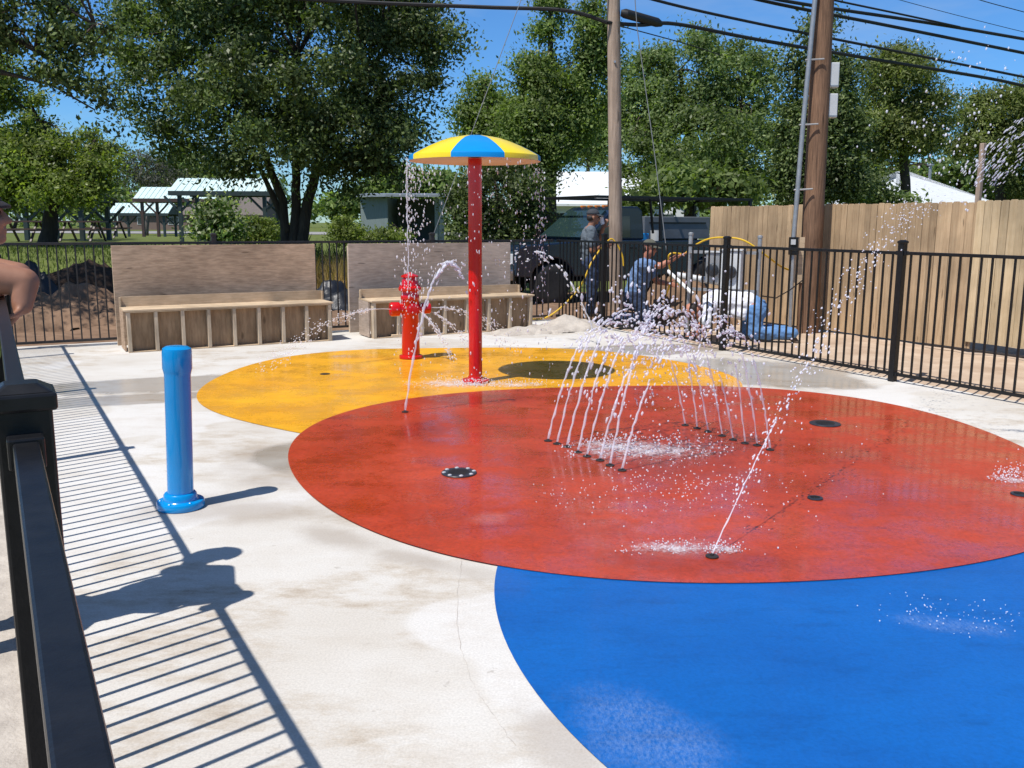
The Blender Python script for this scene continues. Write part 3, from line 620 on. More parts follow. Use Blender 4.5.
# sand heaps and dirt heaps
def heap(name, label, c, rx, ry, h, mat, seed, cat='heap', kind=None, n=46, rot=0.5, lump=0.35):
    P = []; R_ = Matrix.Rotation(rot, 3, 'Z')
    for j in range(n+1):
        for i in range(n+1):
            a, b = 2*i/n-1, 2*j/n-1; d = math.hypot(a, b)
            p = R_ @ Vector((a*rx, b*ry, 0)); w = c+p
            f = max(0, 1-d*(1+0.28*fbm((a*1.7+seed, b*1.7, 0), 1.3)))
            z = h*(f**0.8)*(1+lump*fbm((w.x, w.y, seed), 2.6)+0.12*fbm((w.x, w.y, seed), 9)) if f > 0 else -0.05
            P.append((w.x, w.y, c.z+z-0.008))
    w_ = n+1; Q = np.array([(j*w_+i, j*w_+i+1, (j+1)*w_+i+1, (j+1)*w_+i) for j in range(n) for i in range(n)])
    o = np_mesh(name, np.array(P), Q, M[mat], off=Vector((c.x, c.y, c.z)), smooth=True); return tag(o, label, cat, None, kind)
heap('sand_heap', 'low heap of pale sand on the concrete beside the right bench', G(565, 329), 0.75, 0.42, 0.17, 'sand', 1)
heap('sand_heap', 'flatter spill of pale sand at the right bench end', G(520, 333), 0.55, 0.3, 0.10, 'sand', 4)
def gp(px, Y): q = D(px, 300, Y); return Vector((q.x, q.y, ground_z(q.x, q.y)))
heap('dirt_heap', 'wide heap of red brown dirt behind the fence at left', gp(70, 13.2), 1.9, 0.9, 0.55, 'dirt', 2, rot=0.45)
heap('dirt_heap', 'dark damp soil heap behind the fence at left of the bench', gp(92, 15.4), 1.8, 0.8, 0.75, 'dirt_dark', 6, rot=0.4, lump=0.05)
heap('tarp_bundle', 'crumpled black tarp bundle on the dirt beside the left edge', gp(36, 14.3), 0.62, 0.5, 0.80, 'tarp', 8, cat='tarp', lump=0.4)
heap('tarp_bundle', 'crumpled black tarp seen through the fence between the two benches', gp(333, 15.6), 0.9, 0.6, 0.45, 'tarp', 12, cat='tarp', lump=0.8)
heap('dirt_heap', 'rocky brown dirt heap between the kneeling man and the crawling man', G(681, 326)+Vector((0.1, 0.5, 0)), 0.85, 0.6, 0.85, 'dirt', 15, rot=-0.8, lump=0.5)

# ------------------------------------------------------------ trees
def rand_dirs(n):
    v = rng.normal(size=(n, 3)); return v/np.linalg.norm(v, axis=1, keepdims=True)
def leaves(centers, normals, size, aspect=0.5, jitter=0.35):
    n = len(centers); s = size*(1+jitter*rng.uniform(-1, 1, n))[:, None]
    d = rand_dirs(n); d[:, 2] -= 0.25; d /= np.linalg.norm(d, axis=1, keepdims=True)
    nn = normals+0.8*rand_dirs(n); w = np.cross(nn, d); w /= (np.linalg.norm(w, axis=1, keepdims=True)+1e-9)
    up = np.cross(d, w)
    a = centers-d*s*0.5; b = centers+w*s*aspect*0.5+up*s*0.06-d*s*0.05; e = centers+d*s*0.5; f = centers-w*s*aspect*0.5+up*s*0.06-d*s*0.05
    V = np.stack([a, b, e, f], 1).reshape(-1, 3); F = np.arange(4*n).reshape(n, 4); return V, F
def crown_points(lobes, n_leaf, clump_r, clump_n, shell=0.55, down=0.0):
    """lobes: (centre, (rx, ry, rz)); clumps sit mostly towards each lobe's surface, leaves cluster round them"""
    vol = np.array([l[1][0]*l[1][1]+l[1][0]*l[1][2]+l[1][1]*l[1][2] for l in lobes]); pr = vol/vol.sum()
    k = rng.choice(len(lobes), clump_n, p=pr); C = np.array([l[0] for l in lobes])[k]; R = np.array([l[1] for l in lobes])[k]
    rad = shell+(1-shell)*rng.uniform(0, 1, clump_n)**0.7; rad *= 1+0.10*rng.normal(size=clump_n)
    P = C+R*rand_dirs(clump_n)*rad[:, None]
    w = rng.gamma(1.15, 1.0, clump_n); w /= w.sum(); kk = rng.choice(clump_n, n_leaf, p=w)
    cs = clump_r*(0.6+0.8*rng.uniform(0, 1, clump_n))
    off = rng.normal(size=(n_leaf, 3))*0.5; off[:, 2] *= 0.62; off[:, 2] -= down*np.abs(off[:, 0]+off[:, 1])*0.4
    Q = P[kk]+off*cs[kk][:, None]
    nrm = 1.5*off/(np.linalg.norm(off, axis=1, keepdims=True)+1e-6)+np.array([0, 0, 0.7]); return Q, nrm, P
def tree(name, label, base, trunks, lobes, n, leaf, mat, clump=0.55, clumps=260, bark='bark', group=None, aspect=0.5, shell=0.55, twigs=40, cat='tree', down=0.0):
    base = Vector(base); r = thing(name, label, cat, base, group=group)
    L = [(np.array(c), np.maximum(np.array(rr)-0.45*clump, 0.6*np.array(rr))) for c, rr in lobes]
    Q, nrm, P = crown_points(L, n, clump, clumps, shell, down); V, F = leaves(Q, nrm, leaf, aspect)
    np_mesh('crown', V, F, M[mat], r)
    m = MB()
    for pts, r0, r1 in trunks:
        pts = [Vector(p) for p in pts]; out = []
        for i in range(len(pts)-1):
            for k in range(5): out.append(pts[i].lerp(pts[i+1], k/5)+Vector((random.uniform(-1, 1), random.uniform(-1, 1), 0))*r0*(0.0 if i+k == 0 else 0.10))
        out.append(pts[-1]); nn = len(out); m.tube(out, [r0+(r1-r0)*i/(nn-1)+(0.35*r0 if i == 0 else 0.1*r0 if i == 1 else 0) for i in range(nn)], 9)
    ends = [(Vector(t[0][i]).lerp(Vector(t[0][i+1]), f), t[2]+(t[1]-t[2])*0.25) for t in trunks for i in range(len(t[0])-1) for f in (0.5, 1.0) if i > 0 or len(t[0]) == 2]
    for k in range(min(twigs, len(P))):
        p = Vector(P[int(rng.integers(len(P)))]); e, rr = min(ends, key=lambda q: (q[0]-p).length+random.uniform(0, 1.5))
        mid = e.lerp(p, 0.5)+Vector((random.uniform(-.2, .2), random.uniform(-.2, .2), 0.12))*(p-e).length*0.5
        rr = min(rr*0.55, 0.012+0.016*(p-e).length); m.tube([e, e.lerp(mid, 0.6), mid, p], [rr, rr*0.8, rr*0.6, rr*0.2], 5, cap=False)
    m.build('trunk', M[bark], r, smooth=True, auto=False)
    return r
def lobe(px, py, rx, ry, Y, rd=None):
    c = D(px, py, Y); k = Y/F_PX; return (tuple(c), (rx*k, rd if rd else rx*k, ry*k))
def gpt(px, Y, dz=0.0): q = D(px, 300, Y); return Vector((q.x, q.y, ground_z(q.x, q.y)-0.06+dz))
def pt(px, py, Y): return D(px, py, Y)

# big dark multi-stemmed tree behind the benches
Y = 21
b = gpt(288, Y)
tree('shade_tree', 'big dark broadleaf tree with three stems behind the left bench', b,
     [([b, pt(283, 200, Y), pt(262, 150, Y), pt(240, 90, Y+.5), pt(205, 40, Y+.5)], 0.115, 0.04), ([b+Vector((.12, 0, 0)), pt(296, 200, Y), pt(296, 150, Y), pt(295, 90, Y), pt(300, 20, Y)], 0.13, 0.04), ([b+Vector((.25, 0, 0)), pt(307, 205, Y), pt(319, 160, Y), pt(345, 100, Y-.5), pt(385, 50, Y-.5)], 0.15, 0.04), ([pt(288, 232, Y), pt(274, 198, Y), pt(262, 172, Y), pt(246, 140, Y)], 0.085, 0.03)],
     [lobe(300, 60, 120, 95, Y), lobe(185, 62, 88, 100, Y-.5), lobe(395, 60, 75, 80, Y), lobe(290, -40, 170, 70, Y), lobe(330, 135, 95, 45, Y-1), lobe(225, 140, 62, 40, Y-.6), lobe(250, 100, 95, 60, Y-2.0), lobe(350, 90, 80, 50, Y-1.8), lobe(150, 25, 46, 62, Y), lobe(160, 95, 44, 42, Y-.4), lobe(430, 25, 32, 42, Y), lobe(340, 178, 46, 34, Y-.5), lobe(235, 150, 48, 30, Y-1.2), lobe(395, 158, 40, 30, Y-.8), lobe(390, 125, 45, 30, Y)],
     135000, 0.098, 'leaf_dark', clump=0.52, clumps=480, aspect=0.52, twigs=90, down=0.5)
# dark branches hanging in from the upper left
Y = 12.5; b = gpt(-190, Y)
tree('shade_tree', 'dark leafy branches reaching in at the upper left corner', b,
     [([b, pt(-190, 150, Y), pt(-170, 30, Y), pt(-120, -60, Y)], 0.22, 0.08), ([pt(-172, 60, Y), pt(-90, 20, Y), pt(0, 30, Y), pt(70, 70, Y)], 0.09, 0.02), ([pt(-172, 40, Y), pt(-80, -30, Y), pt(20, -20, Y), pt(95, 25, Y)], 0.09, 0.02), ([pt(0, 72, Y), pt(25, 78, Y), pt(52, 85, Y), pt(95, 110, Y)], 0.03, 0.01)],
     [lobe(20, 12, 60, 34, Y, .7), lobe(72, 45, 34, 26, Y, .6), lobe(-60, 20, 75, 60, Y), lobe(60, 66, 28, 16, Y, .5), lobe(98, 95, 13, 20, Y, .4), lobe(105, 30, 16, 14, Y, .4), lobe(-150, -40, 130, 90, Y), lobe(30, -40, 80, 40, Y, .9), lobe(75, 80, 22, 14, Y, .4), lobe(15, 42, 20, 10, Y, .4), lobe(112, 122, 12, 9, Y, .3)],
     36000, 0.072, 'leaf_dark', clump=0.30, clumps=360, twigs=80)
# lighter tree at the left with a thick trunk
Y = 30; b = gpt(53, Y)
tree('park_tree', 'round bushy park tree with a thick trunk over the left shelters', b,
     [([b, pt(53, 205, Y), pt(52, 165, Y), pt(40, 120, Y)], 0.27, 0.10), ([pt(53, 185, Y), pt(80, 160, Y), pt(95, 140, Y)], 0.12, 0.04), ([pt(53, 190, Y), pt(20, 160, Y), pt(0, 130, Y)], 0.12, 0.04)],
     [lobe(15, 110, 40, 50, Y), lobe(70, 160, 45, 36, Y), lobe(15, 165, 45, 36, Y-1), lobe(100, 170, 26, 26, Y-1), lobe(-50, 130, 60, 70, Y), lobe(45, 185, 62, 26, Y-1.2), lobe(85, 186, 24, 20, Y-1.5), lobe(5, 195, 30, 18, Y-1), lobe(-10, 80, 35, 35, Y), lobe(105, 150, 14, 14, Y)],
     54000, 0.135, 'leaf_light', clump=0.6, clumps=300, twigs=40)
# trees right of the umbrella
Y = 25; b = gpt(548, Y)
tree('tall_tree', 'tall narrow crowned tree behind the umbrella, two pointed tops', b,
     [([b, pt(550, 190, Y), pt(556, 130, Y), pt(550, 60, Y), pt(549, 0, Y)], 0.22, 0.04), ([pt(553, 160, Y), pt(580, 90, Y), pt(598, 20, Y)], 0.13, 0.03), ([pt(540, 190, Y), pt(535, 140, Y), pt(548, 90, Y)], 0.08, 0.03)],
     [lobe(549, 15, 15, 38, Y, .6), lobe(590, 35, 22, 42, Y, .8), lobe(548, 90, 34, 42, Y), lobe(588, 95, 24, 46, Y), lobe(526, 135, 30, 46, Y-.5), lobe(546, 140, 32, 42, Y-.5), lobe(605, 60, 10, 30, Y, .5), lobe(576, 132, 26, 28, Y), lobe(535, 65, 14, 14, Y)],
     42000, 0.108, 'leaf_mid', clump=0.46, clumps=300, twigs=70)
Y = 27; b = gpt(478, Y)
tree('park_tree', 'pale green loose tree between the big dark tree and the umbrella', b,
     [([b, pt(480, 180, Y), pt(478, 120, Y), pt(485, 80, Y)], 0.16, 0.04)],
     [lobe(482, 92, 18, 26, Y), lobe(495, 125, 32, 30, Y), lobe(468, 115, 18, 24, Y), lobe(506, 105, 16, 20, Y), lobe(500, 150, 40, 30, Y)],
     20000, 0.12, 'leaf_mid', clump=0.5, clumps=170)
Y = 19.5; b = gpt(500, Y)
tree('bush', 'dark tall bush behind the umbrella post and the right bench', b,
     [([b, pt(500, 215, Y), pt(495, 180, Y)], 0.06, 0.02), ([b, pt(520, 215, Y), pt(530, 180, Y)], 0.06, 0.02), ([b, pt(480, 215, Y), pt(465, 190, Y)], 0.06, 0.02)],
     [lobe(500, 195, 55, 38, Y), lobe(530, 205, 22, 34, Y), lobe(465, 205, 24, 32, Y), lobe(520, 235, 45, 25, Y), lobe(485, 240, 45, 20, Y)],
     20000, 0.09, 'leaf_dark', clump=0.35, clumps=260, cat='bush', twigs=40)
Y = 30; b = gpt(690, Y)
tree('broad_tree', 'broad blue green tree between the two utility poles', b,
     [([b, pt(690, 200, Y), pt(688, 130, Y), pt(680, 70, Y)], 0.26, 0.06), ([pt(690, 190, Y), pt(730, 130, Y), pt(750, 80, Y)], 0.14, 0.04), ([pt(690, 190, Y), pt(650, 130, Y), pt(640, 90, Y)], 0.14, 0.04)],
     [lobe(690, 75, 62, 44, Y), lobe(650, 105, 42, 50, Y), lobe(740, 90, 48, 50, Y), lobe(690, 145, 80, 48, Y-1), lobe(750, 155, 52, 46, Y-.6), lobe(650, 140, 28, 36, Y-.5), lobe(700, 180, 70, 24, Y-1), lobe(660, 55, 16, 12, Y), lobe(710, 42, 20, 10, Y), lobe(765, 75, 14, 20, Y), lobe(634, 110, 13, 34, Y)],
     72000, 0.125, 'leaf_blue', clump=0.55, clumps=400, twigs=90)
Y = 22; b = gpt(812, Y)
tree('tall_tree', 'tall dark conical tree standing behind the leaning utility pole', b,
     [([b, pt(815, 190, Y), pt(818, 110, Y), pt(822, 30, Y)], 0.17, 0.03)],
     [lobe(824, 25, 17, 26, Y), lobe(808, 60, 24, 34, Y), lobe(838, 70, 22, 34, Y), lobe(815, 110, 38, 40, Y), lobe(845, 130, 26, 40, Y), lobe(815, 160, 46, 40, Y), lobe(840, 185, 34, 25, Y), lobe(795, 120, 24, 40, Y), lobe(800, 190, 30, 26, Y)],
     38000, 0.095, 'leaf_dark', clump=0.42, clumps=330, twigs=60)
Y = 32; b = gpt(905, Y)
tree('park_tree', 'olive green tree to the right of the leaning utility pole', b,
     [([b, pt(905, 180, Y), pt(900, 110, Y), pt(895, 70, Y)], 0.22, 0.05), ([pt(903, 160, Y), pt(930, 120, Y), pt(940, 100, Y)], 0.1, 0.03)],
     [lobe(895, 78, 36, 36, Y), lobe(880, 115, 34, 40, Y), lobe(925, 115, 32, 34, Y), lobe(892, 138, 46, 28, Y), lobe(930, 138, 22, 18, Y), lobe(905, 55, 22, 12, Y), lobe(862, 165, 20, 26, Y)],
     46000, 0.125, 'leaf_olive', clump=0.6, clumps=320, aspect=0.4)
Y = 36; b = gpt(1000, Y)
tree('park_tree', 'feathery green tree at the right edge above the white roof', b,
     [([b, pt(1000, 180, Y), pt(1000, 120, Y), pt(1005, 95, Y)], 0.24, 0.05)],
     [lobe(1000, 110, 34, 30, Y), lobe(980, 130, 28, 26, Y), lobe(1040, 130, 40, 46, Y), lobe(1004, 150, 36, 24, Y), lobe(1030, 180, 30, 26, Y), lobe(962, 145, 18, 14, Y), lobe(1002, 185, 12, 14, Y)],
     38000, 0.145, 'leaf_olive', clump=0.65, clumps=260, aspect=0.4)
Y = 24; b = gpt(868, Y)
tree('bush', 'grey green shrub in front of the white hipped roof', b,
     [([b, pt(868, 200, Y), pt(868, 175, Y)], 0.05, 0.02)],
     [lobe(860, 188, 18, 20, Y), lobe(878, 198, 12, 9, Y), lobe(900, 204, 20, 4, Y)],
     5000, 0.14, 'leaf_blue', clump=0.4, clumps=120, cat='bush')
Y = 17.6; b = gpt(628, 20.5)
tree('bush', 'small leafy tree just right of the straight utility pole', b,
     [([b, pt(638, 220, 20.5), pt(650, 190, 20.5)], 0.05, 0.02)],
     [lobe(668, 192, 26, 13, 20.5), lobe(720, 190, 46, 16, 21.5), lobe(638, 205, 20, 18, 20.5), lobe(680, 180, 40, 14, 21)],
     8000, 0.15, 'leaf_mid', clump=0.45, clumps=150, cat='bush')
Y = 92; b = gpt(150, Y)
tree('bare_tree', 'greyish bare branched tree behind the white roofed shelters', b,
     [([b, pt(150, 200, Y), pt(148, 170, Y), pt(138, 150, Y)], 0.22, 0.05), ([pt(150, 195, Y), pt(165, 168, Y), pt(172, 155, Y)], 0.12, 0.03), ([pt(150, 190, Y), pt(135, 172, Y), pt(125, 165, Y)], 0.12, 0.03)],
     [lobe(145, 168, 26, 22, Y), lobe(168, 178, 22, 18, Y), lobe(125, 178, 16, 16, Y)],
     4600, 0.36, 'leaf_grey', clump=1.4, clumps=110, bark='bark_grey', twigs=90, aspect=0.3)
Y = 105; b = gpt(200, Y)
tree('park_tree', 'distant green tree far behind the white roofed shelters', b, [([b, pt(200, 200, Y), pt(200, 175, Y)], 0.25, 0.08)],
     [lobe(200, 175, 30, 20, Y), lobe(175, 165, 16, 18, Y), lobe(225, 190, 26, 16, Y), lobe(170, 190, 30, 14, Y)], 7000, 0.65, 'leaf_mid', clump=1.9, clumps=120)
Y = 100; b = gpt(410, Y)
tree('park_tree', 'distant dark tree line clump behind the grey shed', b, [([b, pt(410, 205, Y), pt(410, 185, Y)], 0.25, 0.08)],
     [lobe(400, 185, 34, 20, Y), lobe(440, 188, 30, 20, Y), lobe(360, 200, 26, 18, Y), lobe(335, 205, 20, 16, Y)], 9000, 0.65, 'leaf_mid', clump=1.9, clumps=150)
Y = 55; b = gpt(960, Y)
tree('park_tree', 'distant dark trees behind the white hipped roof', b, [([b, pt(960, 190, Y), pt(960, 170, Y)], 0.25, 0.08)],
     [lobe(950, 172, 40, 16, Y), lobe(1010, 190, 40, 16, Y), lobe(880, 180, 40, 20, Y), lobe(820, 180, 50, 24, Y)], 9000, 0.4, 'leaf_blue', clump=1.1, clumps=140)
Y = 128; b = gpt(20, Y)
tree('park_tree', 'distant green trees beyond the road at far left', b, [([b, pt(20, 210, Y), pt(20, 190, Y)], 0.25, 0.08)],
     [lobe(20, 200, 40, 16, Y), lobe(85, 200, 30, 16, Y), lobe(-40, 195, 50, 24, Y), lobe(110, 195, 25, 18, Y)], 9000, 0.8, 'leaf_mid', clump=2.3, clumps=150)
Y = 24.0; b = gpt(216, Y)
tree('bush', 'white flowering bush under the nearest shelter roof', b, [([b, pt(216, 235, Y), pt(216, 215, Y)], 0.04, 0.015), ([b, pt(207, 235, Y), pt(203, 220, Y)], 0.03, 0.015)],
     [lobe(216, 212, 17, 16, Y), lobe(200, 226, 14, 14, Y), lobe(233, 226, 14, 14, Y), lobe(218, 232, 24, 10, Y)], 4500, 0.13, 'leaf_flower', clump=0.35, clumps=110, cat='bush')
Y = 34
for px, rx, lab in ((262, 18, 'bright green shrub left of the three stemmed tree'), (345, 16, 'bright green shrub right of the three stemmed tree'), (385, 22, 'low green shrub in front of the grey shed')):
    b = gpt(px, Y)
    tree('bush', lab, b, [([b, pt(px, 238, Y), pt(px, 228, Y)], 0.03, 0.012), ([b, pt(px+6, 236, Y), pt(px+9, 224, Y)], 0.03, 0.012)],
         [lobe(px, 228 if px < 380 else 237, rx, 15 if px < 380 else 9, Y), lobe(px+8, 236, rx, 10, Y), lobe(px-8, 238, rx*0.8, 9, Y)], 3200, 0.13, 'leaf_light', clump=0.35, clumps=90, cat='bush', twigs=16)

Y = 48; b = gpt(588, Y)
tree('park_tree', 'soft green tree filling the gap left of the straight utility pole', b, [([b, pt(588, 195, Y), pt(588, 140, Y)], 0.2, 0.06)],
     [lobe(582, 128, 30, 30, Y), lobe(558, 150, 26, 24, Y), lobe(600, 150, 24, 20, Y), lobe(618, 120, 18, 34, Y)], 14000, 0.2, 'leaf_mid', clump=0.9, clumps=170)

# grass tufts on the lawn and dry weeds behind the fence (nobody could count them)
def blades(name, label, spots, h, w, mat, kind='stuff'):
    P = np.array(spots); n = len(P); a = rng.uniform(0, 2*PI, n); hh = h*(0.5+rng.uniform(0, 1, n)); lean = rng.normal(size=(n, 2))*0.25*hh[:, None]
    W = np.stack([np.cos(a)*w, np.sin(a)*w, np.zeros(n)], 1); top = P+np.stack([lean[:, 0], lean[:, 1], hh], 1); midp = P+np.stack([lean[:, 0]*.35, lean[:, 1]*.35, hh*0.55], 1)
    Vv = np.stack([P-W, P+W, midp+W*.6, top, midp-W*.6], 1).reshape(-1, 3); Ff = np.arange(5*n).reshape(n, 5)
    return tag(np_mesh(name, Vv, Ff, M[mat]), label, 'grass', None, kind)
S = []
while len(S) < 15000:
    u = random.uniform(-9, 5.5); v = random.triangular(16.8, 36, 17.5); p = uv(u, v); S.append((p.x, p.y, ground_z(p.x, p.y)-0.065))
blades('grass', 'short green park grass behind the far fence', S, 0.10, 0.012, 'grass')
S = []
for k in range(1500):
    q = D(random.gauss(340, 16), 300, random.uniform(16.6, 19)); S.append((q.x, q.y, ground_z(q.x, q.y)-0.05))
blades('dry_grass', 'tall dry reddish grass seen between the two benches', S, 0.55, 0.014, 'grass_dry')
S = []
for k in range(1600):
    q = D(random.uniform(300, 470), 300, random.uniform(19.5, 24)); S.append((q.x, q.y, ground_z(q.x, q.y)-0.05))
blades('tall_grass', 'tall green weeds behind the benches below the shed', S, 0.6, 0.016, 'grass')

# the far wood that closes the view all round (one mass)
P = []; 
LB = []
for k in range(64):
    x = -260+8.3*k+random.uniform(-3, 3); y = 215-abs(x)*0.12+random.uniform(-14, 14); h = random.uniform(4.5, 8.5); LB.append((np.array((x, y, h*0.55)), np.array((random.uniform(7, 11), 6.0, h))))
Q, nrm, _ = crown_points(LB, 30000, 2.6, 1500, 0.5); Vv, Ff = leaves(Q, nrm, 1.25, 0.55)
tag(np_mesh('far_wood', Vv, Ff, M['leaf_mid']), 'distant wood closing the view beyond the houses', 'wood', None, 'stuff')

# ------------------------------------------------------------ picnic shelters
def shelter(label, pxl, pxr, py_eave, py_ridge, Y, mat, posts_px=None, roof='white_metal'):
    a = D(pxl, py_eave, Y); b_ = D(pxr, py_eave, Y); L = b_.x-a.x; ze = a.z; zr_ = D(pxl, py_ridge, Y+1.5).z; W = 3.0
    base = Vector(((a.x+b_.x)/2, Y+W/2, ground_z((a.x+b_.x)/2, Y+W/2))); r = thing('picnic_shelter', label, 'shelter', base, group='picnic shelters in the park')
    y0, y1 = Y, Y+W; ym = Y+W/2; x0, x1 = a.x, b_.x; t = 0.06; sk = 0.35   # the ends skew back a little
    m = MB()
    for (ya, yb) in ((y0, ym), (y1, ym)):
        vs = [(x0, ya, ze), (x1, ya, ze), (x1-sk*0, yb, zr_), (x0-sk*0, yb, zr_)]
        m.add([Vector(p) for p in vs]+[Vector(p)-Vector((0, 0, t)) for p in vs], [(0, 1, 2, 3), (7, 6, 5, 4), (0, 4, 5, 1), (1, 5, 6, 2), (3, 2, 6, 7), (0, 3, 7, 4)])
    n = int(L/0.32)
    for k in range(1, n):
        x = x0+L*k/n; m.bar((x, y0, ze+0.012), (x, ym-0.02, zr_+0.012), 0.03, 0.03)
    m.build('roof', M[roof], r)
    m = MB()
    for y in (y0+0.25, y1-0.25): m.bar((x0+0.1, y, ze-0.10), (x1-0.1, y, ze-0.10), 0.12, 0.22)
    m.bar((x0, y0-0.02, ze-0.10), (x1, y0-0.02, ze-0.10), 0.03, 0.22)
    for x in (x0+0.15, x1-0.15):
        m.add([(x, y0, ze-0.08), (x, y1, ze-0.08), (x, ym, zr_-0.10), (x+0.05, y0, ze-0.08), (x+0.05, y1, ze-0.08), (x+0.05, ym, zr_-0.10)], [(0, 1, 2), (5, 4, 3), (0, 3, 4, 1), (1, 4, 5, 2), (2, 5, 3, 0)])
    m.build('beams', M[mat], r)
    for x in (x0+0.45, x1-0.45):
        for y in (y0+0.25, y1-0.25):
            g = ground_z(x, y)-0.1; m = MB(); m.box((x, y, (g+ze-0.21)/2), (0.17, 0.17, ze-0.21-g)); p = m.build('post', M[mat], r)
            m = MB()
            for s in (-1, 1): m.bar((x, y, ze-1.0), (x+s*0.75, y, ze-0.24), 0.09, 0.10)
            m.build('brace', M[mat], p)
    return r
shelter('largest white roofed picnic shelter on green posts, nearest the three stemmed tree', 168, 272, 191, 178, 45, 'green_metal')
shelter('middle white roofed picnic shelter on brown posts', 133, 216, 198.5, 187, 59, 'brown_metal')
shelter('smallest and farthest white roofed picnic shelter', 108, 168, 213, 203, 75, 'green_metal')
shelter('shaded picnic shelter with y braced posts under the left park tree', 10, 88, 199, 192, 38, 'green_metal', roof='shingle')
def picnic_table(label, px, Y):
    c = gp(px, Y); r = thing('picnic_table', label, 'table', c, group='dark picnic tables in the park')
    MB().box(c+Vector((0, 0, 0.73)), (1.8, 0.7, 0.06)).build('tabletop', M['brown_metal'], r)
    for s in (-1, 1):
        MB().box(c+Vector((0, s*0.65, 0.43)), (1.8, 0.26, 0.05)).build('seat', M['brown_metal'], r)
        m = MB(); m.bar(c+Vector((s*0.6, -0.7, -0.05)), c+Vector((s*0.6, -0.12, 0.69)), 0.07, 0.07, up=(1, 0, 0)); m.bar(c+Vector((s*0.6, 0.7, -0.05)), c+Vector((s*0.6, 0.12, 0.69)), 0.07, 0.07, up=(1, 0, 0)); m.bar(c+Vector((s*0.6+0.05, -0.72, 0.385)), c+Vector((s*0.6+0.05, 0.72, 0.385)), 0.05, 0.05); m.build('legs', M['brown_metal'], r)
picnic_table('dark picnic table left of the thick trunked tree', 30, 36); picnic_table('dark picnic table right of the thick trunked tree', 88, 37); picnic_table('dark picnic table nearest the small far shelter', 112, 44)

# ------------------------------------------------------------ shed and houses
def wall_box(m, x0, x1, y0, y1, z0, z1): m.box(((x0+x1)/2, (y0+y1)/2, (z0+z1)/2), (x1-x0, y1-y0, z1-z0))
Y = 44; a = D(388, 232, Y); z0 = ground_z(a.x, Y)-0.1; ztop = D(388, 197, Y).z
r = thing('shed', 'grey flat roofed shed with an open right half behind the benches', 'shed', (a.x, Y, z0+0.1))
xl, xr = D(362, 220, Y).x, D(438, 220, Y).x
m = MB(); m.extr([(xl-a.x-0.2, 0.9), (0, 0), (0.0, 4), (xl-a.x-0.2, 4)], (a.x, Y, z0), (1, 0, 0), (0, 1, 0), ztop-z0); m.build('closed_room', M['shed'], r)
m = MB(); wall_box(m, a.x+0.01, xr, Y+3.8, Y+3.9, z0, ztop); wall_box(m, xr-0.1, xr, Y+0.8, Y+3.79, z0, ztop); m.build('back_wall', M['shed'], r)
m = MB(); m.add([(xl-0.3, Y+0.3, ztop), (a.x, Y-0.6, ztop), (xr+0.3, Y-0.6, ztop), (xr+0.3, Y+4.3, ztop+0.18), (xl-0.3, Y+4.3, ztop+0.18)]+[(xl-0.3, Y+0.3, ztop+0.12), (a.x, Y-0.6, ztop+0.12), (xr+0.3, Y-0.6, ztop+0.12), (xr+0.3, Y+4.3, ztop+0.3), (xl-0.3, Y+4.3, ztop+0.3)], [(4, 3, 2, 1, 0), (5, 6, 7, 8, 9)]+[(i, (i+1) % 5, 5+(i+1) % 5, 5+i) for i in range(5)])
m.build('roof', M['galv'], r)
for x in (xr-0.1,): m = MB(); m.box((x, Y+0.1, (z0+ztop)/2), (0.12, 0.12, ztop-z0)); m.build('post', M['shed'], r)
